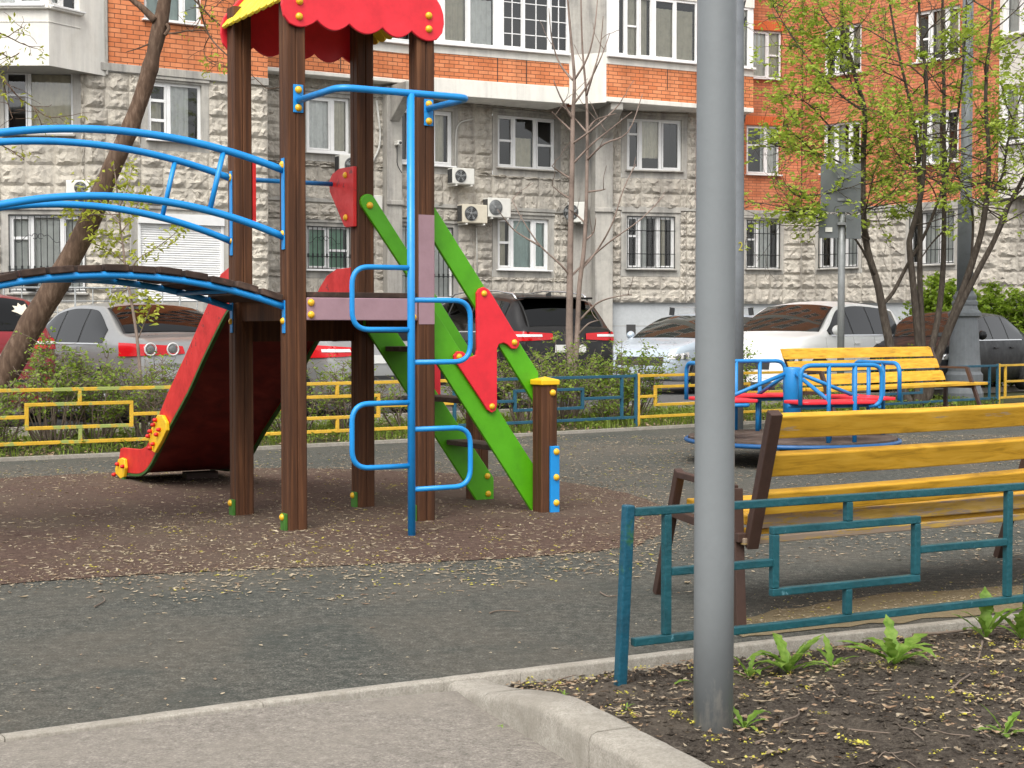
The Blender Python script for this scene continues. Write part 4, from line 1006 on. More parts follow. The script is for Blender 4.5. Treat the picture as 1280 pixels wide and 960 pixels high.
def cells(u0, u1, z0, z1, holes):
    us = sorted({u0, u1} | {min(max(h[i], u0), u1) for h in holes for i in (0, 1)}); zs = sorted({z0, z1} | {min(max(h[i], z0), z1) for h in holes for i in (2, 3)})
    for a, b in zip(us, us[1:]):
        for c, d in zip(zs, zs[1:]):
            m = ((a + b) / 2, (c + d) / 2)
            if b - a < 1e-4 or d - c < 1e-4 or any(h[0] < m[0] < h[1] and h[2] < m[1] < h[3] for h in holes): continue
            yield a, b, c, d
def flatwall(nm, W, u0, u1, z0, z1, mat, holes=(), off=0, uvs=False, mb=None, fin=True):
    mb = mb or MB()
    for a, b, c, d in cells(u0, u1, z0, z1, holes):
        mb.quad(W.pt(a, c, off), W.pt(b, c, off), W.pt(b, d, off), W.pt(a, d, off), [(a, c), (b, c), (b, d), (a, d)])
    for h in holes:
        a, b, c, d = max(h[0], u0), min(h[1], u1), max(h[2], z0), min(h[3], z1)
        if a >= b or c >= d: continue
        for (p, q) in (((a, c), (b, c)), ((b, c), (b, d)), ((b, d), (a, d)), ((a, d), (a, c))):
            mb.quad(W.pt(p[0], p[1], off), W.pt(q[0], q[1], off), W.pt(q[0], q[1], off - .22), W.pt(p[0], p[1], off - .22), [(0, 0), (.3, 0), (.3, .05), (0, .05)])
    return obj(nm, mb, mat, bd, fixn=False) if fin else mb
def stonewall(W, u0, u1, z0, z1, holes, mat, margin=.16, top=True, seed=1, bw=.50, bh=.40, relief=1.0):
    rg = random.Random(seed); mb = MB()
    big = [[h[0] - margin, h[1] + margin, h[2] - margin * 1.3, h[3] + margin] for h in holes]
    for a, b, c, d in cells(u0, u1, z0, z1, big):
        nu = max(1, round((b - a) / bw)); nz = max(1, round((d - c) / bh))
        for i in range(nz):
            cuts = [a + (b - a) * k / nu + (rg.uniform(-.09, .09) * bw if 0 < k < nu else 0) for k in range(nu + 1)]
            for k in range(nu):
                ua, ub = cuts[k], cuts[k + 1]; za, zb = c + (d - c) * i / nz, c + (d - c) * (i + 1) / nz
                nx, ny = 7, 6; px_, pz_ = rg.uniform(.3, .7), rg.uniform(.25, .6); amp = rg.uniform(.032, .072) * relief; sx, sz = rg.uniform(0, 50), rg.uniform(0, 50); b0 = len(mb.v)
                for j in range(ny + 1):
                    for q in range(nx + 1):
                        s, t = q / nx, j / ny
                        e = min(s, 1 - s, t, 1 - t)
                        if e == 0: o = -.003 if (q in (0, nx) or j in (0, ny)) else 0
                        else:
                            ed = min(1, e * 4.5)
                            rid = abs(mnoise.noise(((ua + s * bw) * 3.3 + sx, (za + t * bh) * 3.3 + sz, 1)))
                            o = ed * (amp * (.45 + 1.4 * rid) + rg.uniform(-.024, .024) + .025 * mnoise.noise(((ua + s * .5) * 9, za * 9 + t * 4, sx)))
                            if t < .35: o += .03 * ed
                        ju, jz = (rg.uniform(-.02, .02), rg.uniform(-.018, .018)) if e > 0 else (0, 0)
                        mb.v.append(tuple(W.pt(ua + (ub - ua) * s + ju, za + (zb - za) * t + jz, o)))
                for j in range(ny):
                    for q in range(nx):
                        v = b0 + j * (nx + 1) + q
                        if rg.random() < .5:
                            mb.face((v, v + 1, v + nx + 2)); mb.face((v, v + nx + 2, v + nx + 1))
                        else: mb.face((v, v + 1, v + nx + 1)); mb.face((v + 1, v + nx + 2, v + nx + 1))
    o = obj('stone_wall', mb, mat, bd, fixn=False)
    for h, g in zip(holes, big):                                   # plain dressed surround with a stepped edge
        mb = MB()
        for a, b, c, d in cells(max(g[0], u0), min(g[1], u1), max(g[2], z0), min(g[3], z1), [h]):
            mb.quad(W.pt(a, c, .012), W.pt(b, c, .012), W.pt(b, d, .012), W.pt(a, d, .012))
        flatwall('x', W, h[0], h[1], h[2], h[3], mat, [h], .012, mb=mb, fin=False)
        mb.box(W.pt((h[0] + h[1]) / 2, min(g[3], z1) - .035, .03), W.d * ((g[1] - g[0]) / 2), W.n * .028, (0, 0, .03))
        obj('window_surround', mb, M['concrete'], bd, fixn=False)
    return o
def window(W, h, cols, hbars=(), curtain=None, grille=None, sill=True, off=0, depth=.10, muntin=None, fr=.055, frmat='pvc', blind=None, gl='pane', name='window', casing=None):
    u0, u1, z0, z1 = h; D_ = off - depth
    mb = MB(); w2 = u1 - u0; hh = z1 - z0
    def bar(a, b, c, d, o=0, dp=.03):
        mb.box(W.pt((a + b) / 2, (c + d) / 2, D_ + o), W.d * ((b - a) / 2), W.n * dp, (0, 0, (d - c) / 2))
    bar(u0, u1, z1 - fr, z1); bar(u0, u1, z0, z0 + fr); bar(u0, u0 + fr, z0 + fr, z1 - fr); bar(u1 - fr, u1, z0 + fr, z1 - fr)
    ed = [0] + list(cols) + [1]
    for c in cols: bar(u0 + w2 * c - fr * .75, u0 + w2 * c + fr * .75, z0 + fr, z1 - fr, .002)
    for k, f in hbars: bar(u0 + w2 * ed[k] + fr, u0 + w2 * ed[k + 1] - fr, z0 + hh * f - fr * .5, z0 + hh * f + fr * .5, -.002)
    # thinner sash frames on opening lights
    for k in range(len(ed) - 1):
        if k % 2 == 0 and len(ed) > 2:
            a, b = u0 + w2 * ed[k] + fr * .95, u0 + w2 * ed[k + 1] - fr * .95; s = fr * .55
            for q in ((a, a + s, z0 + fr, z1 - fr), (b - s, b, z0 + fr, z1 - fr), (a + s, b - s, z0 + fr, z0 + fr + s), (a + s, b - s, z1 - fr - s, z1 - fr)): bar(*q, .012, .03)
    if muntin:
        for k in range(len(ed) - 1):
            a, b = u0 + w2 * ed[k] + fr, u0 + w2 * ed[k + 1] - fr
            for i in range(1, muntin[0]): bar(a + (b - a) * i / muntin[0] - .011, a + (b - a) * i / muntin[0] + .011, z0 + fr, z1 - fr, .004, .012)
            for i in range(1, muntin[1]): bar(a, b, z0 + hh * i / muntin[1] - .011, z0 + hh * i / muntin[1] + .011, .006, .012)
    f_ = obj(name, mb, M[frmat], bd)
    mb = MB(); mb.quad(W.pt(u0 + .01, z0 + .01, D_ - .008), W.pt(u1 - .01, z0 + .01, D_ - .008), W.pt(u1 - .01, z1 - .01, D_ - .008), W.pt(u0 + .01, z1 - .01, D_ - .008)); obj('pane', mb, M[gl], f_, fixn=False)
    mb = MB(); o1, o2 = D_ - .035, D_ - .8
    A = [W.pt(u0, z0, o1), W.pt(u1, z0, o1), W.pt(u1, z1, o1), W.pt(u0, z1, o1)]; B = [W.pt(u0, z0, o2), W.pt(u1, z0, o2), W.pt(u1, z1, o2), W.pt(u0, z1, o2)]
    mb.add(A + B, [(4, 5, 6, 7), (0, 1, 5, 4), (1, 2, 6, 5), (2, 3, 7, 6), (3, 0, 4, 7)]); obj('room_interior', mb, M['room'], f_, fixn=False)
    for a, b, c, d, mat in curtain or ():
        mb = MB(); n = 26; ua, ub = u0 + w2 * a, u0 + w2 * b; za, zb = z0 + hh * c, z0 + hh * d; ph = R.uniform(0, 6)
        for i in range(n + 1):
            t = i / n; o = D_ - .085 + .022 * sin(t * (ub - ua) * 42 + ph) + .012 * sin(t * (ub - ua) * 17 + ph * 2)
            mb.v.append(tuple(W.pt(ua + (ub - ua) * t, za, o))); mb.v.append(tuple(W.pt(ua + (ub - ua) * t, zb, o)))
        for i in range(n): mb.face((2 * i, 2 * i + 2, 2 * i + 3, 2 * i + 1), True)
        obj('curtain', mb, M[mat], f_, fixn=False)
    if sill:
        mb = MB(); mb.box(W.pt((u0 + u1) / 2, z0 - .022, off + .03), W.d * (w2 / 2 + .05), W.n * .10, (0, 0, .018)); obj('sill', mb, M['pvc' if sill is True else sill], f_, bev=.004)
    if grille:
        mb = MB(); o = off + .035
        P = lambda u, z: W.pt(u, z, o)
        nb = max(4, round(w2 / .135))
        for i in range(nb + 1):
            u = u0 + .02 + (w2 - .04) * i / nb; mb.beam(P(u, z0 + .02), P(u, z1 - .02), .016, .016, tuple(W.n))
        for f in ((.02, .98, .30) if grille == 'ornate' else (.02, .98, .28, .72)):
            z = z0 + hh * f; mb.beam(P(u0, z), P(u1, z), .016, .02)
        if grille == 'ornate':
            for i in range(nb + 1):
                u = u0 + .02 + (w2 - .04) * i / nb; z = z0 + hh * .30; mb.box(P(u, z + .02), W.d * .02, W.n * .012, (0, 0, .05))
            cu, cz = (u0 + u1) / 2 - w2 * .12, z0 + hh * .72
            for sg in (-1, 1):
                mb.tube([P(cu + sg * (.06 + .055 * cos(a)) , cz + .055 * sin(a)) for a in [k * .5 for k in range(12)]], .007, 5)
                mb.tube([P(cu + sg * (.12 + .32 * t), cz - .1 * t + .05 * sin(t * 6)) for t in [k / 8 for k in range(9)]], .006, 5)
        obj('grille', mb, M['iron'], f_)
    return f_
net = lambda *s: [(a, b, 0, 1, 'curtain') for a, b in s]
GZ = .08; HT = 27.0
def upper_windows(W, cols, z0, mat='pvc', off=.0):
    """plain windows of the higher storeys, standing proud of the facade"""
    for u0, u1 in cols:
        z = z0
        while z + 1.5 < HT:
            mb = MB(); mb.box(W.pt((u0 + u1) / 2, z + .72, off + .012), W.d * ((u1 - u0) / 2), W.n * .02, (0, 0, .72)); f = obj('window', mb, M[mat], bd)
            mb = MB()
            for k in range(2):
                a = u0 + .08 + (u1 - u0 - .12) * k / 2; b = a + (u1 - u0) / 2 - .10
                mb.quad(W.pt(a, z + .08, off + .036), W.pt(b, z + .08, off + .036), W.pt(b, z + 1.36, off + .036), W.pt(a, z + 1.36, off + .036))
            obj('pane', mb, M['darkglass'], f, fixn=False); z += 2.83
# --- left wing: wall L1 with a corner joint, wall L0 under the bay, white bay
L1 = Wall(anchor(230, 33), .656); uL, uR = L1.u(108), L1.u(336); zB = L1.z(230, 87) - .02; zS = L1.z(60, 400) if False else 1.46
hs1 = [L1.rect(187, 104, 254, 176), L1.rect(173, 268, 280, 377)]
stonewall(L1, uL, uR, zS, zB - .17, hs1, M['stone'], seed=3)
mb = MB(); mb.box(L1.pt((uL + uR) / 2, zB - .085, .03), L1.d * ((uR - uL) / 2), L1.n * .05, (0, 0, .083)); obj('string_course', mb, M['concrete'], bd, bev=.01)
hb1 = [L1.rect(183, -62, 255, 28)]
flatwall('brick_wall', L1, L1.u(135), uR, zB, HT, M['brickL'], hb1 + [[hb1[0][0], hb1[0][1], hb1[0][2] + 2.9, hb1[0][3] + 2.9]], .02)
window(L1, hb1[0], (.33, .66), curtain=[(.0, 1, 0, 1, 'teals')], sill=True)
window(L1, [hb1[0][0], hb1[0][1], hb1[0][2] + 2.9, hb1[0][3] + 2.9], (.33, .66), curtain=net((0, 1)))
window(L1, hs1[0], (.40,), [(0, .68), (0, .34)], curtain=[(.40, .80, 0, 1, 'curtain'), (.05, .3, 0, .7, 'beige')], fr=.06)
r_ = hs1[1]
mb = MB(); n = 34
for k in range(n):
    z = r_[2] + (r_[3] - r_[2] - .22) * k / n; dz = (r_[3] - r_[2] - .22) / n
    for i in range(5):
        t0, t1 = i / 5, (i + 1) / 5; f = lambda t: -.04 + .014 * sin(pi * t)
        mb.quad(L1.pt(r_[0], z + dz * t0, f(t0)), L1.pt(r_[1], z + dz * t0, f(t0)), L1.pt(r_[1], z + dz * t1, f(t1)), L1.pt(r_[0], z + dz * t1, f(t1)))
mb.box(L1.pt((r_[0] + r_[1]) / 2, r_[3] - .11, 0), L1.d * ((r_[1] - r_[0]) / 2), L1.n * .07, (0, 0, .11))
for u in (r_[0] + .03, r_[1] - .03): mb.box(L1.pt(u, (r_[2] + r_[3]) / 2 - .11, -.01), L1.d * .03, L1.n * .03, (0, 0, (r_[3] - r_[2]) / 2 - .11))
obj('roller_shutter', mb, M['shutter'], bd, fixn=False)
flatwall('plinth', L1, uL, uR, GZ, zS, M['plinth'], off=-.10)
pL = L1.pt(uL, 0); L0 = Wall((pL.x, pL.y), .10); u0_ = L0.u(-60)
hs0 = [L0.rect(8, 88, 94, 168), L0.rect(12, 268, 109, 366), L0.rect(-60, 268, -10, 330)]
stonewall(L0, u0_, 0, zS, L0.z(60, 78), [hs0[0], hs0[1]], M['stone'], seed=5)
window(L0, hs0[0], (.36,), [(0, .62)], curtain=[(.38, 1, 0, .95, 'beige')], fr=.05, sill='concrete')
window(L0, hs0[1], (.30, .68), [(0, .70)], curtain=net((0, 1)), grille='ornate', fr=.06, sill='concrete')
for u in (.3, .72):                                                # pots in the window grille
    mb = MB(); c = L0.pt(hs0[1][0] + (hs0[1][1] - hs0[1][0]) * u, hs0[1][2] + .02, .16); mb.lathe([(.08, 0), (.15, .16), (.16, .18), (.02, .18)], c, sides=14); obj('flower_pot', mb, M['trim'], bd)
flatwall('plinth', L0, u0_, 0, GZ, zS, M['plinth'], off=-.10)
# white bay over the left wall
j = L1.pt(L1.u(135), 0, .02); SB = Wall((j.x, j.y), d=(1, 1.6, 0)); us = SB.u(65); zb_ = SB.z(100, 89); c_ = SB.pt(us, 0); FB = Wall((c_.x, c_.y), 0.0); fl = FB.u(-60)
zsl = FB.z(30, 8)
hbay = [[fl + .1, -.1, zsl + .03, zsl + 1.6]]; hside = [[us + .06, SB.u(104), zsl + .03, zsl + 1.6]]
flatwall('bay_wall', FB, fl, 0, zb_, HT, M['white'], hbay); flatwall('bay_wall', SB, us, 0, zb_, HT, M['white'], hside)
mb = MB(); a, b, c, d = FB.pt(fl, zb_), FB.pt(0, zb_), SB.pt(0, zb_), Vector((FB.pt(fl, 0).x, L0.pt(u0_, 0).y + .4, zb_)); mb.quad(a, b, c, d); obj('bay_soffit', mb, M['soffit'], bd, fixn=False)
window(FB, hbay[0], (.35, .7), curtain=net((0, 1)), sill=True); window(SB, hside[0], (.45,), curtain=net((0, .5)), sill=True)
for W_, a, b in ((FB, fl, 0.0), (SB, us, SB.u(104))):
    mb = MB(); mb.box(W_.pt((a + b) / 2, zsl - .30 - .0, .006), W_.d * ((b - a) / 2), W_.n * .008, (0, 0, .012)); mb.box(W_.pt((a + b) / 2, zsl - .02, .03), W_.d * ((b - a) / 2 + .03), W_.n * .07, (0, 0, .03)); obj('bay_moulding', mb, M['white'], bd, bev=.006)
mb = MB(); e = SB.pt(0, 0, .03); mb.beam((e.x, e.y, zB - .25), (e.x, e.y, HT), .05, .05, (1, 0, 0)); obj('joint_strip', mb, M['concrete'], bd)
# return of the left wing
e = L1.pt(uR, 0); mb = MB(); far_ = e + Vector((-1.8, 6.5, 0)); mb.quad(e + Vector((0, 0, GZ)), far_ + Vector((0, 0, GZ)), far_ + Vector((0, 0, HT)), e + Vector((0, 0, HT))); obj('side_wall', mb, M['concrete'], bd, fixn=False)
# --- middle: recessed stone wall M1, concrete columns, M2
M1 = Wall(anchor(650, 41), .60); ua, ub = M1.u(330), M1.u(712); zP = M1.z(690, 378) - .0; zT = 7.55
hm = [M1.rect(384, 121, 438, 191), M1.rect(384, 283, 438, 337), M1.rect(500, 137, 566, 206), M1.rect(500, 283, 566, 372), M1.rect(622, 146, 694, 211), M1.rect(622, 273, 686, 337)]
stonewall(M1, ua, ub, zP, zT, hm, M['stoneM'], seed=8)
window(M1, hm[0], (.62,), curtain=[(.02, .60, .0, 1, 'curtain'), (.64, .98, .0, .98, 'beige')], fr=.07)
window(M1, hm[1], (.50,), [(1, .45)], curtain=[(0, .48, 0, 1, 'greencurtain'), (.5, .9, 0, 1, 'greencurtain')], grille='ornate')
window(M1, hm[2], (.22, .62), curtain=[(.6, .9, 0, 1, 'beige')], fr=.07)
window(M1, hm[3], (.5,), curtain=net((.0, 1)), grille='ornate')
window(M1, hm[4], (.30, .66), [(0, .52), (2, .48)], curtain=[(.34, .64, 0, .6, 'beige')], fr=.06, sill='concrete')
window(M1, hm[5], (.30, .70), [(0, .52)], curtain=[(.3, 1, 0, 1, 'teals'), (0, .2, 0, 1, 'beige')], fr=.065)
flatwall('plinth', M1, ua, ub, GZ, zP, M['plinth'], off=-.10)
mb = MB(); mb.box(M1.pt((ua + ub) / 2, M1.z(650, 262), .02), M1.d * ((ub - ua) / 2), M1.n * .035, (0, 0, .05)); obj('string_course', mb, M['concrete'], bd, bev=.008)
def column(W, x0, x1, zt, prot=.30, corb=.9):
    a, b = W.u(x0), W.u(x1); mb = MB(); mb.box(W.pt((a + b) / 2, (GZ + zt) / 2, prot / 2 - .1), W.d * ((b - a) / 2), W.n * (prot / 2 + .1), (0, 0, (zt - GZ) / 2))
    mb.prism([(prot + .003, zt - .9), (prot + corb, zt - .28), (prot + corb, zt), (prot + .003, zt)], lambda o, z, t: W.pt(t, z, o), a + .08, b - .08)
    zc = M1.z(650, 262); mb.box(W.pt((a + b) / 2, zc, prot + .02), W.d * ((b - a) / 2 + .03), W.n * .04, (0, 0, .06))
    obj('column', mb, M['concrete'], bd, bev=.02)
column(M1, 478, 497, 7.42)
M2 = Wall(anchor(817, 41.7), .25); uc, ud = M2.u(762), M2.u(869)
pa, pb = M1.pt(ub, 0, -.05), M2.pt(uc, 0, -.05); MW = Wall((pa.x, pa.y), d=(pb.x - pa.x, pb.y - pa.y, 0)); Lw = (pb - pa).length
flatwall('concrete_wall', MW, 0, Lw, GZ, zT, M['concrete'])
column(M2, 741, 763, 7.30, .22, 1.1)
h2 = [M2.rect(783, 149, 851, 213), M2.rect(783, 270, 843, 336)]
stonewall(M2, uc, ud, zP, zT, h2, M['stoneM'], seed=12)
window(M2, h2[0], (.26, .62), [(0, .70)], curtain=[(.28, .6, .25, 1, 'beige')], fr=.06, sill='concrete')
window(M2, h2[1], (.27, .64), [(0, .62)], curtain=[(.3, .45, 0, 1, 'curtain'), (.66, .85, 0, 1, 'beige')], grille='bars', sill='concrete')
flatwall('plinth', M2, uc, ud, GZ, zP, M['plinth'], off=-.10)
for k in range(3):
    mb = MB(); mb.box(M2.pt((uc + ud) / 2, zP - .02 - .62 * (k + 1), -.097), M2.d * ((ud - uc) / 2), M2.n * .004, (0, 0, .006)); obj('plinth_joint', mb, M['concrete'], bd)
mb = MB(); a = M2.pt(M2.u(790), M2.z(790, 412), -.09); mb.box(a, M2.d * .13, M2.n * .012, (0, 0, .14)); obj('vent', mb, M['acdark'], bd)
mb = MB(); mb.box(M2.pt((uc + ud) / 2, M2.z(817, 261), .02), M2.d * ((ud - uc) / 2), M2.n * .035, (0, 0, .05)); obj('string_course', mb, M['concrete'], bd, bev=.008)
# --- projecting balconies: S1, B2, white corner panel, B3
S1 = Wall(anchor(437, 37.9), .60); B2 = Wall(anchor(640, 39.6), .46); B3 = Wall(anchor(760, 39.9), .50)
def balcony(W, x0, x1, zb, zb1, zb2, zs, win, back=2.6, slabmat='white', name='balcony', wz=1.62):
    a, b = W.u(x0), W.u(x1)
    mb = MB(); P = lambda u, z, o: W.pt(u, z, o)
    mb.hexa([P(a, zb, .03), P(b, zb, .03), P(b, zb, -back), P(a, zb, -back), P(a, zb1, .03), P(b, zb1, .03), P(b, zb1, -back), P(a, zb1, -back)]); obj('balcony_slab', mb, M[slabmat], bd, bev=.015)
    mb = MB()
    mb.quad(P(a, zb1, 0), P(b, zb1, 0), P(b, zb2, 0), P(a, zb2, 0), [(a, zb1 - .003), (b, zb1 - .003), (b, zb2), (a, zb2)])
    for u in (a, b): mb.quad(P(u, zb1, 0), P(u, zb1, -back), P(u, zb2, -back), P(u, zb2, 0), [(0, zb1), (back, zb1), (back, zb2), (0, zb2)])
    obj('balcony_brick', mb, M['brickL'], bd, fixn=False)
    mb = MB(); mb.hexa([P(a, zb2, .02), P(b, zb2, .02), P(b, zb2, -back), P(a, zb2, -back), P(a, zs - .05, .02), P(b, zs - .05, .02), P(b, zs - .05, -back), P(a, zs - .05, -back)]); obj('balcony_band', mb, M['white'], bd, bev=.01)
    mb = MB(); mb.box(P((a + b) / 2, zs - .02, .05), W.d * ((b - a) / 2), W.n * .09, (0, 0, .028)); obj('balcony_sill', mb, M['pvc'], bd, bev=.006)
    flatwall('balcony_panel', W, a, b, zs, zs + wz + .02, M['pvc'], [[W.u(x) + .01, W.u(y) - .01, zs + .01, zs + wz] for x, y, kw in win], -.012)
    for x, y, kw in win:
        window(W, [W.u(x) + .01, W.u(y) - .01, zs + .01, zs + wz], sill=False, depth=.03, **kw)
    mb = MB(); mb.hexa([P(a, zs + wz + .02, .03), P(b, zs + wz + .02, .03), P(b, zs + wz + .02, -back), P(a, zs + wz + .02, -back), P(a, zs + wz + 1.1, .03), P(b, zs + wz + 1.1, .03), P(b, zs + wz + 1.1, -back), P(a, zs + wz + 1.1, -back)]); obj('balcony_slab', mb, M['white'], bd)
    mb = MB(); mb.quad(P(a, zs + wz + 1.1, 0), P(b, zs + wz + 1.1, 0), P(b, HT, 0), P(a, HT, 0), [(a, zs + 2.7), (b, zs + 2.7), (b, HT), (a, HT)]); obj('balcony_brick', mb, M['brickL'], bd, fixn=False)
zbr = B2.z(640, 104); zbt = B2.z(640, 74); zsl = B2.z(640, 62); zlo = B2.z(640, 125)
balcony(S1, 332, 521, S1.z(437, 98), S1.z(437, 93), zbt - .02, zsl, [(340, 420, dict(cols=(.5,), curtain=net((0, 1)))), (425, 517, dict(cols=(.33, .66), curtain=net((0, .4))))])
balcony(B2, 521.5, 711, zlo, zbr, zbt, zsl, [(552, 620, dict(cols=(.5,), curtain=[(.05, .45, 0, .8, 'beige'), (.52, .95, 0, .75, 'curtain')], fr=.06)), (626, 711, dict(cols=(.33, .70), muntin=(2, 4), fr=.05)), (523, 550, dict(cols=(), fr=.06))])
balcony(B3, 757, 940, B3.z(760, 127), B3.z(760, 121), B3.z(760, 80), B3.z(760, 69), [(769, 815, dict(cols=(.27, .6), hbars=[(1, .5)], curtain=[(.3, .9, 0, 1, 'beige')], fr=.05)), (815, 870, dict(cols=(.5,), curtain=[(0, .95, 0, .85, 'beige')], fr=.05)), (871, 935, dict(cols=(.5,), curtain=net((0, 1)), fr=.05))])
a, b = B2.pt(B2.u(711), 0, .01), B3.pt(B3.u(757), 0, .01); BW = Wall((a.x, a.y), d=(b.x - a.x, b.y - a.y, 0)); Lb = (b - a).length
flatwall('corner_panel', BW, 0, Lb, zlo - .02, zsl - .02, M['white']); flatwall('corner_panel', BW, 0, Lb, zsl - .02, HT, M['concrete'])
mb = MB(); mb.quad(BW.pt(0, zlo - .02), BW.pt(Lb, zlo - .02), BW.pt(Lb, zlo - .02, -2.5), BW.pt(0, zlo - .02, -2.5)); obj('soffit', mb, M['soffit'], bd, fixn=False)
for W_, x in ((B2, 658), (B2, 622), (B3, 833), (S1, 427)):          # thin vertical movement joints in the balcony brick
    u = W_.u(x); mb = MB(); mb.box(W_.pt(u, (zbr + zbt) / 2, .002), W_.d * .012, W_.n * .004, (0, 0, (zbt - zbr) / 2)); obj('movement_joint', mb, M['brown'], bd)
# --- right wing: R0 and R1 in small orange brick over pale stone
R0 = Wall(anchor(955, 44), .30); ue, uf = R0.u(869), R0.u(1001); zb0 = R0.z(955, 263)
hr0 = [R0.rect(932, 38, 975, 98), R0.rect(932, 157, 973, 218)]; hr0s = [R0.rect(932, 275, 974, 336)]; dzf = hr0[0][3] - hr0[1][3]
hr0u = [[h[0], h[1], h[2] + dzf, h[3] + dzf] for h in hr0[:1]]
flatwall('brick_wall', R0, ue, uf, zb0, HT, M['brickR'], hr0 + hr0u)
kw = dict(cols=(.58,), fr=.05)
window(R0, hr0[0], (.62,), [(1, .5)], curtain=[(0, .6, .3, 1, 'curtain'), (0, 1, 0, 1, 'beige')], fr=.05); window(R0, hr0[1], (.62,), [(0, .6)], curtain=net((.5, 1)), fr=.05); window(R0, hr0u[0], (.62,))
stonewall(R0, ue, uf, zP, zb0 - .16, hr0s, M['stoneM'], seed=21, margin=.12)
window(R0, hr0s[0], (.35,), [(0, .6)], curtain=net((.3, .8)), grille='bars', sill='concrete', fr=.05)
flatwall('plinth', R0, ue, uf, GZ, zP, M['plinth'], off=-.10)
mb = MB(); mb.box(R0.pt((ue + uf) / 2, zb0 - .08, .02), R0.d * ((uf - ue) / 2), R0.n * .04, (0, 0, .078)); obj('string_course', mb, M['concrete'], bd, bev=.008)
for h in hr0:
    mb = MB()
    u = h[0] - .05
    while u < h[1] + .04: mb.box(R0.pt(u + .035, h[3] + .14, .006), R0.d * .031, R0.n * .006, (0, 0, .125)); u += .072
    obj('brick_lintel', mb, flat('brick lintel', (.6, .13, .035), .85), bd)
q = R0.pt(uf, 0); R1 = Wall((q.x, q.y), -1.15); ug = R1.u(1246)
zr = [(38, 98), (157, 218)]
hr1 = []
for x0, x1 in ((1027, 1074), (1140, 1196)):
    for h in (hr0[0], hr0[1], hr0u[0]): hr1.append([R1.u(x0), R1.u(x1), h[2], h[3]])
hr1s = [[R1.u(x0), R1.u(x1), hr0s[0][2], hr0s[0][3]] for x0, x1 in ((1023, 1072), (1136, 1192))]
flatwall('brick_wall', R1, 0, ug, zb0, HT, M['brickR'], hr1)
for i, h in enumerate(hr1): window(R1, h, (.34, .68), [(0, .45)] if i % 2 else [], curtain=net((.1, .5)) if i % 3 else [(.4, 1, .2, 1, 'beige')], fr=.055)
stonewall(R1, 0, ug, zP, zb0 - .16, hr1s, M['stoneM'], seed=25, margin=.12)
for h in hr1s: window(R1, h, (.3, .65), curtain=net((.3, .9)), grille='bars', sill='concrete', fr=.05)
flatwall('plinth', R1, 0, ug, GZ, zP, M['plinth'], off=-.10)
mb = MB(); mb.box(R1.pt(ug / 2, zb0 - .08, .02), R1.d * (ug / 2), R1.n * .04, (0, 0, .078)); obj('string_course', mb, M['concrete'], bd, bev=.008)
mb = MB(); mb.box(R0.pt(uf - .0, (zb0 + HT) / 2, .004), R0.d * .02, R0.n * .012, (0, 0, (HT - zb0) / 2)); obj('movement_joint', mb, M['brown'], bd)
q = R1.pt(ug, 0, .02); RS = Wall((q.x, q.y), d=(1, -2.1, 0)); zrb = zb0 - .05; Lr = 2.4
hrb = [[.12, Lr - .3, h[2] + .3, h[3] + .35] for h in (hr0[0], hr0[1])]
flatwall('bay_wall', RS, 0, Lr, zrb, HT, M['white'], hrb)
for h in hrb: window(RS, h, (.3, .65), curtain=net((0, .5), (.6, 1)), fr=.06)
q = RS.pt(Lr, 0); RF = Wall((q.x, q.y), -.2); flatwall('bay_wall', RF, 0, 4, zrb, HT, M['white'])
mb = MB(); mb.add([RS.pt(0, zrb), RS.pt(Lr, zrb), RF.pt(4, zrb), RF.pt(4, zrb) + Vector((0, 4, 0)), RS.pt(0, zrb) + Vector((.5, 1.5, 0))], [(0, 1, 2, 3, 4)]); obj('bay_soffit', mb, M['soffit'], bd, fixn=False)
R2 = Wall((R1.pt(ug, 0).x, R1.pt(ug, 0).y), -.55); stonewall(R2, 0, 5, zP, zrb, [], M['stoneM'], seed=31); flatwall('plinth', R2, 0, 5, GZ, zP, M['plinth'], off=-.10)
upper_windows(L1, [(hb1[0][0], hb1[0][1])], hb1[0][2] + 5.8, off=.02); upper_windows(FB, [(fl + .1, -.1)], zsl + 2.9)
for W_, xs in ((S1, ((345, 418), (428, 515))), (B2, ((552, 618), (628, 708))), (B3, ((770, 815), (825, 870)))): upper_windows(W_, [(W_.u(a), W_.u(b)) for a, b in xs], zsl + 3.0)
upper_windows(R0, [(hr0[0][0], hr0[0][1])], hr0u[0][2] + 2.83); upper_windows(R1, [(h[0], h[1]) for h in (hr1[0], hr1[3])], hr0u[0][2] + 2.83)
# conduits on the recessed wall
mb = MB(); mb.tube(rounded([M1.pt(M1.u(590), M1.z(590, 149), .06), M1.pt(M1.u(569), M1.z(569, 154), .06), M1.pt(M1.u(568), M1.z(568, 212), .06)], .3), .02, 6)
obj('conduit', mb, M['cable'], bd); mb = MB()
mb.tube(rounded([M1.pt(M1.u(470), M1.z(470, 126), .07), M1.pt(M1.u(476), M1.z(476, 180), .07), M1.pt(M1.u(464), M1.z(464, 205), .07)], .4), .03, 6)
obj('conduit', mb, M['cable'], bd)
mb = MB(); mb.tube([M1.pt(M1.u(594), M1.z(594, 285), .07), M1.pt(M1.u(595), M1.z(595, 345), .07)], .018, 6); obj('conduit', mb, M['cable'], bd)
mb = MB(); p = M1.pt(M1.u(463), M1.z(463, 264), .06); mb.box(p, M1.d * .30, M1.n * .05, (0, 0, .40)); 
obj('meter_box', mb, M['acwhite'], bd, bev=.01)
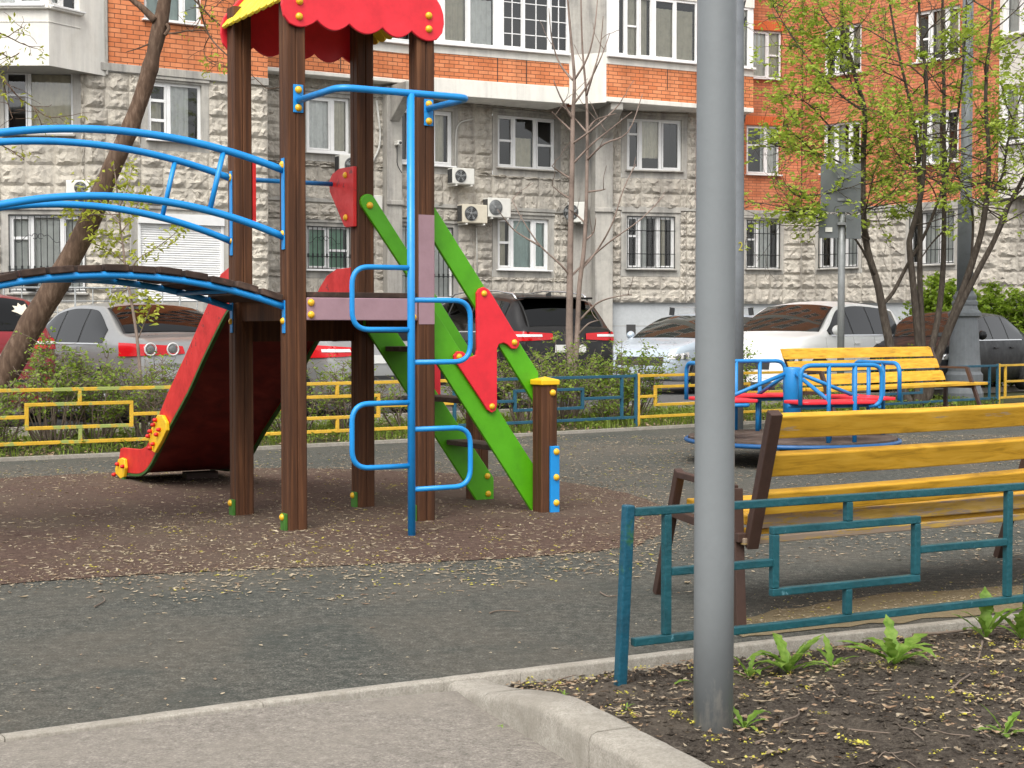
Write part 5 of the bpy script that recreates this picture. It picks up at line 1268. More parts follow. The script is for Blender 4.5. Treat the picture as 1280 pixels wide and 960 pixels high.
# ------------------------------------------------------------------ air conditioners, camera, railing
def ac(label, W, x0, y0, x1, y1, mat, off=.30, fan=.36, dark=True):
    u0, u1, z0, z1 = W.rect(x0, y0, x1, y1); c = W.pt((u0 + u1) / 2, (z0 + z1) / 2, off); w, hh = (u1 - u0) / 2, (z1 - z0) / 2
    t = thing('air_conditioner', c, label, 'air conditioner', 'air conditioner units on the facade')
    mb = MB(); mb.box(c, W.d * w, W.n * .15, (0, 0, hh)); obj('casing', mb, M[mat], t, bev=.02)
    fc = c + W.d * (w * (fan * 2 - 1)) + W.n * .152; r = hh * .80
    mb = MB(); mb.lathe([(r, 0), (r, .008), (.01, .010)], fc, W.n, 26); g = obj('fan_grille', mb, M['acdark' if dark else 'galv'], t)
    mb = MB()
    for k in range(1, 5): 
        rr = r * k / 4.2; mb.tube([fc + W.n * .018 + (W.d * cos(a) + Vector((0, 0, 1)) * sin(a)) * rr for a in [2 * pi * i / 20 for i in range(20)]], .005, 4, True)
    for k in range(5):
        a = 2 * pi * k / 5; d = W.d * cos(a) + Vector((0, 0, 1)) * sin(a); e = W.d * cos(a + .5) + Vector((0, 0, 1)) * sin(a + .5)
        mb.add([fc + W.n * .012, fc + W.n * .012 + d * r * .85, fc + W.n * .012 + e * r * .9], [(0, 1, 2)])
    mb.lathe([(r * .2, 0), (r * .18, .02), (.005, .024)], fc, W.n, 12); obj('fan_guard', mb, M['galv'], g)
    mb = MB()
    for s in (-.7, .7):
        mb.beam(c + W.d * w * s - W.n * off - Vector((0, 0, hh + .03)), c + W.d * w * s + W.n * .18 - Vector((0, 0, hh + .03)), .04, .04)
    obj('bracket', mb, M['acwhite'], t)
    mb = MB()
    for k in range(7): mb.box(c - W.d * (w + .004) + W.n * (-.11 + .035 * k), W.d * .004, W.n * .010, (0, 0, hh * .85))
    obj('side_louvre', mb, M['acdark'], t)
ac('small white air conditioner under the first floor window, above the two side by side units', M1, 556, 212, 583, 232, 'acwhite', fan=.36)
ac('cream air conditioner with a black fan beside the green handrail', M1, 568, 257, 599, 280, 'accream', fan=.34)
ac('white air conditioner touching the corner of the ground floor white window', M1, 600, 249, 628, 273, 'acwhite', fan=.32, dark=False)
ac('air conditioner in the tower opening, above the red side plate of the slide', M1, 416, 196, 441, 222, 'acwhite', fan=.62)
ac('air conditioner behind the bare sapling stems on the grey concrete wall', MW, 716, 254, 737, 279, 'acwhite', fan=.2)
ac('air conditioner on the brick balcony front beside the thick lamp post', B3, 868, 84, 884, 103, 'acwhite', off=.35)
ac('grey louvred unit on the left stone wall behind the leaning tree', L0, 88, 227, 118, 246, 'acwhite', off=.2, fan=.6)
p = M1.pt(M1.u(489), M1.z(489, 181), .42)
t = thing('security_camera', p, 'small white security camera box on the concrete column', 'security camera')
mb = MB(); mb.box(p, M1.d * .06, M1.n * .10, (0, 0, .055)); obj('housing', mb, M['acwhite'], t, bev=.01)
mb = MB(); mb.lathe([(.035, 0), (.035, .03), (.02, .035)], p + M1.n * .10 + M1.d * .01, M1.n, 12); obj('lens', mb, M['acdark'], t)
mb = MB(); mb.tube(rounded([p - Vector((0, 0, .05)) - M1.n * .06, p - Vector((0, 0, .55)) - M1.n * .06, p - Vector((-.12, .0, .75)) - M1.n * .06], .1), .012, 5); obj('cable', mb, M['iron'], t)
# ramp railing in front of the left wall
RL = Wall((L1.pt(L1.u(220), 0, 1.6).x, L1.pt(L1.u(220), 0, 1.6).y), .2); ra, rb = RL.u(-40), RL.u(268)
t = thing('railing', RL.pt((ra + rb) / 2, GZ, 0), 'thin grey metal railing in front of the left ground floor windows', 'railing')
zt = 2.12; mb = MB(); mb.tube([RL.pt(ra, zt), RL.pt(rb, zt)], .022, 8); obj('handrail', mb, M['galv'], t)
for zz in (1.85, 1.62, 1.40):
    mb = MB(); mb.tube([RL.pt(ra, zz), RL.pt(rb, zz)], .012, 6); obj('rail', mb, M['galv'], t)
k = 0; u = ra
while u < rb + .01:
    mb = MB(); mb.tube([RL.pt(u, .0), RL.pt(u, zt)], .020 if k % 2 == 0 else .012, 8); obj('baluster', mb, M['galv'], t); u += (rb - ra) / 14; k += 1

# the block of flats across the yard, behind the viewer: it stands in the reflections of car windows and panes
ob = thing('apartment_building', (0, -60, 0), 'dull brick block of flats behind the viewer, seen only in window reflections', 'building')
OW = Wall((60, -60), d=(-1, 0, 0))
flatwall_ = MB(); hol = [[4 + 5.6 * i, 6 + 5.6 * i, 2.2 + 2.9 * j, 3.8 + 2.9 * j] for i in range(20) for j in range(5)]
for a, b, c, d in cells(0, 120, 0, 18, hol): flatwall_.quad(OW.pt(a, c), OW.pt(b, c), OW.pt(b, d), OW.pt(a, d), [(a, c), (b, c), (b, d), (a, d)])
obj('brick_wall', flatwall_, brickmat('dull brick', (.17, .135, .115), (.22, .18, .155), (.2, .17, .15), .26, .078), ob, fixn=False)
for k, h in enumerate(hol):
    mb = MB(); mb.quad(OW.pt(h[0], h[2], -.1), OW.pt(h[1], h[2], -.1), OW.pt(h[1], h[3], -.1), OW.pt(h[0], h[3], -.1))
    obj('window', mb, M['room'], ob, fixn=False)
mb = MB(); mb.box(OW.pt(60, 18.3), (61, 0, 0), (0, .5, 0), (0, 0, .3)); obj('cornice', mb, M['white'], ob)
# ------------------------------------------------------------------ ornate street lamp and road sign
pL_ = at_y(1205, 470, 25.8); cx = Vector((pL_.x, 25.8, .1))
t = thing('street_lamp', cx, 'grey street lamp with an ornate cast base beside the far yellow bench', 'street lamp')
zz_ = lambda y: at_y(1205, y, 25.8).z
mb = MB(); mb.lathe([(.32, .1), (.32, .2), (.27, zz_(482)), (.31, zz_(476)), (.31, zz_(468)), (.27, zz_(464)), (.275, zz_(458)), (.262, zz_(450)), (.222, zz_(402)), (.215, zz_(397)), (.275, zz_(395)), (.275, zz_(391)), (.22, zz_(387)), (.20, zz_(382)), (.215, zz_(381)), (.215, zz_(377)), (.185, zz_(375)), (.195, zz_(372)), (.195, zz_(370)), (.16, zz_(367)), (.15, zz_(364))], (cx.x, cx.y, 0), sides=24, smooth=False); obj('base', mb, M['lampfar'], t)
mb = MB(); mb.lathe([(.135, zz_(366)), (.132, zz_(251)), (.125, zz_(250)), (.095, zz_(249)), (.085, 8.6), (.08, 9)], (cx.x, cx.y, 0), sides=24); obj('pole', mb, M['lampfar'], t)
mb = MB(); mb.tube(rounded([Vector((cx.x, cx.y, 8.9)), Vector((cx.x, cx.y, 9.6)), Vector((cx.x - 1.2, cx.y, 9.8))], .3), .04, 8); mb.box((cx.x - 1.5, cx.y, 9.78), (.35, 0, 0), (0, .12, 0), (0, 0, .06)); obj('lamp_head', mb, M['lampfar'], t)
sg_ = at_y(1051, 430, 23.6); sg_.z = .05
t = thing('road_sign', sg_, 'grey steel post with backs of road sign plates before the white suv', 'road sign')
zq = lambda y: at_y(1051, y, 23.6).z
mb = MB(); mb.lathe([(.055, .0), (.055, zq(212))], (sg_.x, sg_.y, 0), sides=16); obj('post', mb, M['galv'], t)
for x0, y0, x1, y1 in ((1024, 205, 1075, 266), (1022, 268, 1047, 298), (1056, 269, 1075, 299)):
    a, b = at_y(x0, y0, 23.6), at_y(x1, y1, 23.6); mb = MB(); mb.box(((a.x + b.x) / 2, 23.52, (a.z + b.z) / 2), ((b.x - a.x) / 2, (b.x - a.x) / 2 * .12, 0), (0, .004, 0), (0, 0, (a.z - b.z) / 2)); obj('sign_plate', mb, M['signback'], t, bev=.01)
for y in (222, 250, 280):
    mb = MB(); mb.box((sg_.x, 23.53, zq(y)), (.09, .01, 0), (0, .03, 0), (0, 0, .02)); obj('clamp', mb, M['galv'], t)
a = at_y(1036, 287, 23.50); mb = MB(); mb.box(a, (.055, .007, 0), (0, .003, 0), (0, 0, .035)); obj('sticker', mb, M['acwhite'], t)

# ------------------------------------------------------------------ vegetation
def leafquad(mb, p, s, rg, flat=.5, asp=.55, droop=0):
    n = Vector((rg.uniform(-1, 1), rg.uniform(-1, 1), rg.uniform(-.2, 1) + flat)).normalized()
    a = n.orthogonal().normalized(); a = Matrix.Rotation(rg.uniform(0, 6.28), 3, n) @ a; b = n.cross(a)
    a = a * s; b = b * s * asp
    k = n * s * .18
    base = len(mb.v)
    mb.v += [tuple(p - a), tuple(p + b - a * .15 + k), tuple(p + a), tuple(p - b - a * .15 + k)]
    mb.face((base, base + 1, base + 2)); mb.face((base, base + 2, base + 3))
def cluster(mb, p, s, n, rg, spread, flat=.5, asp=.55):
    for _ in range(n):
        d = Vector((rg.gauss(0, 1), rg.gauss(0, 1), rg.gauss(0, .7))) * spread
        leafquad(mb, p + d, s * rg.uniform(.6, 1.25), rg, flat, asp)
def grow(mb, spots, p, d, L, r, lev, rg, up=.12, wob=.22, kids=3, rmin=.003):
    n = 5; pts = [p]; rad = [r]; q = p.copy(); dd = d.normalized()
    for i in range(n):
        dd = (dd + Vector((rg.gauss(0, wob), rg.gauss(0, wob), rg.gauss(0, wob) + up))).normalized() if i else dd
        q = q + dd * (L / n); pts.append(q.copy()); rad.append(max(rmin, r * (1 - .75 * (i + 1) / n)))
    mb.tube(pts, rad, 5 if r < .02 else 7, caps=False)
    if lev <= 1: spots += [(x, lev) for x in pts[2:]]
    if lev > 0:
        for k in range(kids):
            i = rg.randint(1, n); s = pts[i]; t = (pts[i] - pts[i - 1]).normalized()
            side = t.orthogonal().normalized(); side = Matrix.Rotation(rg.uniform(0, 6.28), 3, t) @ side
            grow(mb, spots, s, t * .65 + side * .8, L * rg.uniform(.45, .7), rad[i] * .62, lev - 1, rg, up, wob, kids, rmin)
    return pts
def stem(mb, px, Y, r0, r1, k=4, dy=None, sides=9):
    P = [at_y(x, y, Y + (dy[i] if dy else 0)) for i, (x, y) in enumerate(px)]
    P = smoothpts(P, k); n = len(P); mb.tube(P, [r0 + (r1 - r0) * i / (n - 1) for i in range(n)], sides); return P
rg = random.Random(5)
# the many-stemmed tree on the right with young leaves
Yt = 24.2; base = at_y(1142, 500, Yt)
t = thing('tree', (base.x, Yt, .05), 'many stemmed young tree with fresh light green leaves on the right, behind the far bench', 'tree')
tb = MB(); spots = []
ST = [([(1141, 512), (1120, 470), (1112, 430), (1103, 385), (1097, 355), (1084, 310), (1079, 262), (1079, 200), (1081, 140), (1072, 105), (1056, 50), (1050, -30), (1046, -120)], .105, .018, (0, 0, 0, 0, 0, .1, .1, .2, .2, .3, .4, .5, .6)),
      ([(1103, 380), (1116, 366), (1135, 330), (1160, 284), (1184, 215), (1199, 130), (1206, 50), (1210, -60)], .045, .012, None),
      ([(1146, 512), (1149, 450), (1143, 370), (1137, 310), (1139, 292), (1152, 240), (1156, 170), (1158, 100), (1150, 30), (1146, -80)], .085, .018, (0, 0, -.1, -.2, -.2, -.3, -.4, -.4, -.5, -.6)),
      ([(1152, 512), (1153, 430), (1150, 350), (1150, 270), (1148, 200), (1140, 140), (1122, 60), (1105, -40)], .075, .014, None),
      ([(1156, 505), (1162, 450), (1172, 400), (1178, 350), (1180, 290), (1180, 200), (1180, 110), (1178, 30), (1180, -90)], .08, .02, (0, 0, .2, .3, .4, .5, .6, .6, .7)),
      ([(1158, 505), (1170, 455), (1188, 405), (1203, 365), (1218, 320), (1228, 285), (1234, 240), (1236, 190), (1232, 120), (1238, 40), (1246, -60)], .10, .018, (0, 0, -.1, -.2, -.3, -.4, -.5, -.6, -.7, -.8, -.9)),
      ([(1170, 455), (1196, 392), (1222, 340), (1243, 300), (1258, 262), (1278, 225), (1310, 160), (1340, 80), (1360, -40)], .07, .018, (0, -.2, -.4, -.5, -.6, -.7, -.9, -1, -1.1)),
      ([(1214, 332), (1216, 270), (1205, 235), (1198, 222)], .03, .012, None), ([(1236, 242), (1252, 222), (1258, 190), (1266, 150), (1290, 80)], .03, .01, None),
      ([(1222, 340), (1250, 288), (1266, 250), (1290, 225)], .04, .012, None), ([(1178, 290), (1164, 305), (1152, 322)], .02, .01, None),
      ([(1087, 300), (1080, 282), (1060, 266), (1038, 262), (1012, 262)], .018, .006, None), ([(1094, 345), (1070, 300), (1030, 265), (1002, 240)], .03, .006, (0, -.3, -.5, -.7))]
for px, r0, r1, dy in ST:
    P = stem(tb, px, Yt, r0 * .78, r1 * .9, 4, dy)
    for i in range(int(len(P) * .35), len(P)):
        q = P[i]
        if q.z < 2.9: continue
        if rg.random() < .72:
            a = rg.uniform(0, 6.28); d = Vector((cos(a) * 1.0, sin(a) * .8, rg.uniform(-.1, .8)))
            grow(tb, spots, q, d, rg.uniform(.7, 1.7), .013, 2, rg, .05, .2, 3)
# long side branches towards the left
for px, dy in (([(1081, 140), (1050, 118), (1020, 85), (990, 45), (968, 10)], -.3), ([(1080, 185), (1045, 165), (1010, 130), (985, 118)], -.5), ([(1079, 250), (1040, 215), (1005, 178), (978, 158)], -.6), ([(1080, 225), (1044, 200), (1000, 190), (964, 180)], .4), ([(1072, 105), (1060, 60), (1030, 20), (1010, -30)], .3), ([(1084, 300), (1050, 282), (1015, 270), (985, 262)], -.8)):
    P = stem(tb, px, Yt, .02, .005, 5, [dy * i / len(px) for i in range(len(px))])
    for q in P[6:]:
        for _ in range(2):
            a = rg.uniform(0, 6.28); grow(tb, spots, q, Vector((cos(a), sin(a), rg.uniform(-.2, .8))), rg.uniform(.35, .8), .007, 1, rg, .05, .22, 3)
obj('trunk', tb, M['barkdark'], t)
lm = MB(); rg.shuffle(spots)
for q, lev in spots:
    if q.z < 2.7 and rg.random() < .8: continue
    if mnoise.noise(q * .95) < -.02 and rg.random() < .75: continue
    if rg.random() < .46: cluster(lm, q, .052, rg.choice((4, 5, 6, 7)), rg, .055, .9)
obj('crown', lm, M['leaf'], t, fixn=False)

# leaning tree on the left
Yl = 16.9
t = thing('tree', at_z(-28, 555, 0.05), 'tree with a thick leaning brown trunk at the left photo edge behind the yellow fence', 'tree')
tb = MB(); px = [(-34, 560), (-20, 520), (6, 470), (40, 405), (78, 342), (112, 275), (136, 220), (160, 165), (183, 100), (198, 40), (206, 0), (214, -50), (222, -110)]
P = smoothpts([at_y(x, y, Yl) for x, y in px], 5); n = len(P)
wpx = lambda z: interp([(-1, .175), (0, .165), (.5, .155), (1.2, .142), (2.2, .124), (3.2, .10), (4, .086), (5, .070), (6, .066)], z)
P = smoothpts(P, 3); qk = at_y(200, 36, Yl)
tb.tube([p + Vector((.012 * mnoise.noise(p * 2.1), .012 * mnoise.noise(p * 2.7), 0)) for p in P], [wpx(p.z) * (1 + .09 * mnoise.noise(p * 3.2) + .05 * mnoise.noise(p * 11) +   .20 * math.exp(-((p.z - qk.z) / .16) ** 2) + .16 * math.exp(-((p.z - qk.z + .42) / .07) ** 2)) for p in P], 18)
spots = []
BR = [([(194, 26), (178, 10), (160, -6), (140, -40)], .045, .02), ([(207, 42), (222, 41), (238, 38), (262, 38)], .012, .006), ([(188, 54), (174, 60), (158, 65)], .010, .005), ([(206, 44), (211, 36), (208, 30)], .02, .02)]
for px_, a, b in BR: stem(tb, px_, Yl - .05, a, b, 4)
TW = [([(222, -110), (240, -40), (250, 10), (262, 45), (285, 70), (305, 85), (332, 110)], .014), ([(214, -60), (236, -10), (268, 25), (292, 45)], .014), ([(262, 45), (255, 62), (262, 78), (285, 84)], .006),
      ([(-60, 10), (-20, 32), (10, 46), (26, 54), (42, 60)], .009), ([(10, 46), (18, 40), (28, 34)], .005), ([(-60, 40), (-10, 62), (4, 68), (14, 72), (24, 66)], .008), ([(-50, 60), (-10, 85), (8, 104), (24, 122), (42, 134), (60, 146), (84, 145)], .010), ([(4, 100), (10, 130), (16, 148)], .006), ([(42, 134), (50, 150), (52, 158)], .005), ([(-40, 150), (0, 180), (14, 188), (30, 200)], .008),
      ([(250, -30), (258, -5), (252, 20), (240, 40)], .008), ([(300, -40), (286, -10), (270, 8)], .008)]
for px_, r in TW:
    P = stem(tb, px_, Yl - .9, r, .004, 4, [rg.uniform(-.15, .15) for _ in px_])
    for q in P[5:]: spots.append(q)
    for q in P[4::2]:
        a = rg.uniform(0, 6.28); s2 = []; grow(tb, s2, q, Vector((cos(a), .4 * sin(a), rg.uniform(-.5, .4))), rg.uniform(.12, .32), .004, 0, rg, -.05, .25, 0, .0025); spots += [s for s, _ in s2[-2:]]
for k in range(9):                                                    # limbs above the frame
    q = at_y(214 + k, -60 - 6 * k, Yl); a = rg.uniform(0, 6.28); s2 = []; grow(tb, s2, q, Vector((cos(a), sin(a), .8)), rg.uniform(1.4, 2.4), .045, 3, rg, .08, .2, 3); spots += [s for s, _ in s2 if s.z > 5.3]
obj('trunk', tb, M['bark'], t)
lm = MB()
for q in spots:
    if rg.random() < .34:
        for _ in range(rg.choice((3, 4, 5))): leafquad(lm, q + Vector((rg.gauss(0, .035), rg.gauss(0, .035), rg.gauss(-.03, .04))), rg.uniform(.022, .046), rg, .2, .38)
obj('crown', lm, M['leafy'], t, fixn=False)

# sapling with yellow-green leaves on the left, bare double stemmed sapling in the middle
Ys = 16.6
t = thing('sapling', at_z(178, 548, .05), 'thin sapling with sparse yellow green leaves behind the bridge, by the silver sedan', 'sapling')
tb = MB(); spots = []
P = stem(tb, [(180, 555), (176, 480), (171, 420), (163, 370), (158, 345), (154, 310), (150, 280), (146, 235), (142, 205)], Ys, .021, .006, 4)
for px_ in ([(160, 340), (175, 322), (195, 310), (215, 295), (226, 285)], [(157, 330), (140, 315), (120, 305)], [(153, 305), (136, 295), (118, 292)], [(150, 280), (128, 255), (108, 225)], [(152, 290), (166, 270), (174, 250), (182, 240)], [(148, 262), (160, 235), (166, 205)], [(162, 360), (150, 368), (148, 376)], [(172, 425), (184, 395), (190, 380)], [(160, 372), (178, 368), (186, 372)], [(150, 268), (112, 268), (80, 268)], [(148, 262), (110, 252), (78, 262)]):
    Q = stem(tb, px_, Ys, .008, .003, 4, [rg.uniform(-.1, .1) for _ in px_]); spots += Q[3:]
spots += [p for p in P if 1.9 < p.z < 3.0]
obj('trunk', tb, M['barkpale'], t); lm = MB()
for q in spots: cluster(lm, q, .040, rg.choice((6, 7, 9, 11)), rg, .065, .4, .5)
obj('crown', lm, M['leafy'], t, fixn=False)
Ym = 20.6
t = thing('sapling', at_z(716, 530, .05), 'bare double stemmed sapling without leaves in front of the black suv', 'sapling')
tb = MB()
A1 = stem(tb, [(716, 548), (716, 480), (712, 430), (712, 380), (713, 300), (715, 220), (716, 150), (718, 100), (713, 40), (708, -20)], Ym, .064, .011, 5)
A2 = stem(tb, [(716, 470), (720, 440), (722, 410), (724, 360), (730, 310), (733, 250), (734, 170), (733, 120), (728, 60), (726, -10)], Ym, .044, .009, 5)
for px_ in ([(713, 345), (700, 330), (676, 308), (655, 278), (640, 250)], [(676, 308), (655, 296), (640, 285), (622, 262)], [(714, 345), (735, 325), (765, 300), (800, 275), (830, 245)], [(724, 340), (745, 315), (765, 280), (780, 235), (795, 205)], [(716, 205), (740, 180), (765, 160), (790, 140)], [(715, 180), (740, 162), (770, 135), (780, 120)], [(716, 165), (700, 150), (690, 140)], [(716, 150), (700, 120), (692, 100)], [(717, 130), (735, 105), (752, 70), (762, 42)], [(734, 200), (755, 180), (785, 165), (803, 118)], [(733, 165), (745, 150), (770, 142)], [(733, 165), (720, 150), (706, 135)], [(733, 240), (750, 238), (757, 236)], [(732, 300), (742, 290), (745, 272)], [(725, 400), (745, 380), (765, 372), (790, 368)], [(722, 420), (735, 405), (750, 400)], [(716, 225), (700, 215), (690, 208)], [(716, 250), (702, 242), (690, 232)], [(716, 100), (700, 80), (690, 50), (686, 10)], [(718, 100), (735, 70), (744, 30), (748, -20)], [(733, 120), (742, 90), (750, 60), (754, 20)], [(733, 280), (720, 268), (712, 262)]):
    Q = stem(tb, px_, Ym, .016, .005, 4, [0] + [rg.uniform(-.25, .25) for _ in px_[1:]])
    for _ in range(1):
        q = rg.choice(Q[3:]); a = rg.uniform(0, 6.28); grow(tb, [], q, Vector((cos(a), sin(a), .9)), rg.uniform(.25, .6), .006, 0, rg, .1, .15, 0, .004)
obj('trunk', tb, M['barkpale'], t)

# shrubs behind the fence
def shrub(px, w, top, label, group='shrubs behind the low fence', dens=1.0, leafk='leafsh', d0=.55, dep=.5, bare=.35, s=.026, stems=26, name='shrub', Y=None, zb=.05, woodm='twig'):
    q = fence_at(px); c = Vector((q.x, q.y, zb)) + Vector((-.6, .8, 0)) * d0 if Y is None else at_y(px, 480, Y)
    c.z = zb; H = at_y(px, top, c.y).z - zb; W2 = w / FPX * c.y / 2
    t = thing(name, c, label, 'shrub', group); tb, lm = MB(), MB()
    for k in range(stems):
        a = rg.uniform(0, 6.28); rr = sqrt(rg.random()); e = Vector((cos(a) * W2 * rr, sin(a) * dep * rr, H * rg.uniform(.55, 1.0) * (1 - .35 * rr * rr)))
        b = c + Vector((e.x * .35 + rg.gauss(0, .03), e.y * .35, 0)); m = c + Vector((e.x * .72, e.y * .72, e.z * .55)) + Vector((rg.gauss(0, .05), rg.gauss(0, .05), 0))
        P = smoothpts([b, m, c + e], 5); tb.tube(P, [.011 - .009 * i / (len(P) - 1) for i in range(len(P))], 5, caps=False)
        for i, p in enumerate(P):
            if p.z < zb + H * bare * rg.uniform(.5, 1.3): continue
            for _ in range(rg.choice((1, 2, 2, 3))):
                a2 = rg.uniform(0, 6.28); s2 = []
                Q = grow(tb, s2, p, Vector((cos(a2), sin(a2), rg.uniform(-.1, .9))), rg.uniform(.08, .24) * (H / .9) ** .5, .004, 0, rg, .05, .25, 0, .002)
                for z_ in Q[1:]:
                    if rg.random() < .75 * dens: cluster(lm, z_, s, rg.choice((2, 3, 3, 4)), rg, .032, .6, .6)
    obj('stems', tb, M[woodm], t); obj('foliage', lm, M[leafk], t, fixn=False)
SH = [(15, 90, 470, 'twiggy low shrub at the base of the leaning tree', .35, 'leafsh', .10, 30), (92, 110, 418, 'leafy green shrub right of the leaning trunk, before the silver sedan', 1.0, 'leafsh', .25, 40), (150, 90, 430, 'leafy shrub in front of the silver sedan door', .8, 'leafsh', .2, 30), (205, 100, 438, 'sparse shrub under the silver sedan tail lamp', .45, 'leafsh', .2, 26), (252, 70, 440, 'thin twiggy shrub beside the red slide', .3, 'leafsh', .2, 20),
      (345, 90, 500, 'low shrub behind the dark red slide back', .4, 'leafsh', .2, 24), (412, 100, 432, 'sparse shrub between the two tower legs', .45, 'leafsh', .15, 30), (475, 90, 440, 'yellowish shrub behind the blue climbing pole', .5, 'leafsh', .15, 28), (550, 70, 470, 'thin shrub behind the lower stair steps', .35, 'leafsh', .2, 20), (635, 90, 440, 'twiggy shrub between the red plate and the yellow capped post', .35, 'leafsh', .2, 26), (688, 80, 424, 'green shrub left of the bare sapling', .7, 'leafsh', .2, 30), (752, 90, 418, 'dense green shrub right of the bare sapling', 1.0, 'leafsh', .2, 40), (835, 110, 415, 'dense green shrub left of the thick lamp post', 1.15, 'leafsh', .12, 48), (790, 60, 490, 'low shrub at the joint of blue and yellow fence', .5, 'leafsh', .2, 20), (948, 70, 418, 'bushy green shrub in front of the white suv bonnet', 1.1, 'leafsh', .15, 34), (1065, 120, 470, 'low shrub behind the slats of the far bench', .7, 'leafsh', .15, 30), (1186, 66, 425, 'small round shrub at the ornate lamp base', 1.1, 'hedge', .15, 34)]
for px, w, top, lab, dens, lk, bare, st in SH: shrub(px, w, top, lab, dens=dens * .42, leafk=lk, bare=bare + .08, stems=int(st * .8), d0=.5 + .35 * rg.random())
for px, w, top, Y, lab in ((1175, 70, 338, 31.5, 'tall bright green bush by the facade left of the ornate lamp'), (1232, 90, 352, 31.0, 'bright green bush by the facade right of the ornate lamp'), (1290, 110, 345, 30.5, 'bright green bush by the facade at the right photo edge')):
    shrub(px, w, top, lab, 'green bushes along the facade', dens=1.2, leafk='hedge', Y=Y, dep=1.0, s=.055, stems=90, bare=.05, name='bush', zb=.1)

# grass and leaf litter of the lawn strip
def in_strip(k0, k1, n, rgx):
    A, B = offs(k0), offs(k1)
    seg = [hypot(A[i + 1][0] - A[i][0], A[i + 1][1] - A[i][1]) for i in range(1, 8)]
    for _ in range(n):
        i = rgx.choices(range(1, 8), seg)[0]; s, t_ = rgx.random(), rgx.random()
        x = (A[i][0] * (1 - s) + A[i + 1][0] * s) * (1 - t_) + (B[i][0] * (1 - s) + B[i + 1][0] * s) * t_
        y = (A[i][1] * (1 - s) + A[i + 1][1] * s) * (1 - t_) + (B[i][1] * (1 - s) + B[i + 1][1] * s) * t_
        yield x, y, .03 + .07 * (k0 + (k1 - k0) * t_) / 1.75
gm = MB()
for x, y, z in in_strip(-.16, 1.7, 15000, rg):
    if mnoise.noise((x * 1.1, y * 1.1, 7)) < rg.uniform(-.55, .12): continue
    h = rg.uniform(.04, .13); a = rg.uniform(0, 6.28); w = rg.uniform(.004, .008); l = Vector((cos(a), sin(a), 0)); s_ = Vector((-sin(a), cos(a), 0)) * w
    p = Vector((x, y, z)); m = p + l * h * .2 + Vector((0, 0, h * .7)); e = p + l * h * rg.uniform(.3, .8) + Vector((0, 0, h))
    b = len(gm.v); gm.v += [tuple(p - s_), tuple(p + s_), tuple(m + s_ * .7), tuple(m - s_ * .7), tuple(e)]; gm.face((b, b + 1, b + 2, b + 3)); gm.face((b + 3, b + 2, b + 4))
for x, y, z in in_strip(-.1, 1.6, 5200, rg):
    if mnoise.noise((x * .8, y * .8, 3)) < -.05: continue
    leafquad(gm, Vector((x, y, z + rg.uniform(.02, .12))), rg.uniform(.02, .045), rg, 1.0, .6)
obj('grass', gm, M['grass'], kind='stuff', fixn=False)
lm = MB()
for x, y, z in in_strip(-.15, 1.7, 6000, rg): leafquad(lm, Vector((x, y, z + rg.uniform(.005, .03))), rg.uniform(.014, .035), rg, 1.6, .55)
obj('dead_leaves', lm, M['litterdark'], kind='stuff', fixn=False)
# flakes and catkins blown over the rubber
lm = MB(); l2 = MB(); l3 = MB()
def curled(mb, x, y, z, s, asp, lift):
    a = rg.uniform(0, 6.28); d = Vector((cos(a), sin(a), 0)); w = Vector((-sin(a), cos(a), 0)); N = 5; b = len(mb.v); bend = rg.uniform(-1.2, 1.2); c = rg.uniform(.1, .8) * lift; p = Vector((x, y, z + .004))
    for i in range(N + 1):
        t_ = i / N; ww = s * asp * (sin(pi * min(.98, max(.04, t_))) ** .8) * rg.uniform(.7, 1.25); q = p + d * s * 2 * (t_ - .5) + w * bend * s * (t_ - .5) ** 2 * 1.6 + Vector((0, 0, c * s * (2 * t_ - 1) ** 2))
        mb.v += [tuple(q - w * ww + Vector((0, 0, ww * lift * 1.1))), tuple(q), tuple(q + w * ww + Vector((0, 0, ww * lift * rg.uniform(.2, 1.4))))]
    for i in range(N):
        for j in (0, 1): mb.face((b + i * 3 + j, b + i * 3 + j + 1, b + i * 3 + 4 + j, b + i * 3 + 3 + j))
def flake(mb, x, y, z, s, asp, lift=.35):
    if s > .012 and rg.random() < .8: return curled(mb, x, y, z, s, asp, lift)
    a = rg.uniform(0, 6.28); l = Vector((cos(a), sin(a), rg.uniform(-.1, .1))) * s; w = Vector((-sin(a), cos(a), rg.uniform(-lift, lift))) * s * asp; k = Vector((0, 0, rg.uniform(0, .35) * s)); p = Vector((x, y, z + .004))
    b = len(mb.v); mb.v += [tuple(p - l), tuple(p - w + k), tuple(p + l), tuple(p + w + k)]; mb.face((b, b + 1, b + 2, b + 3))
n = 0
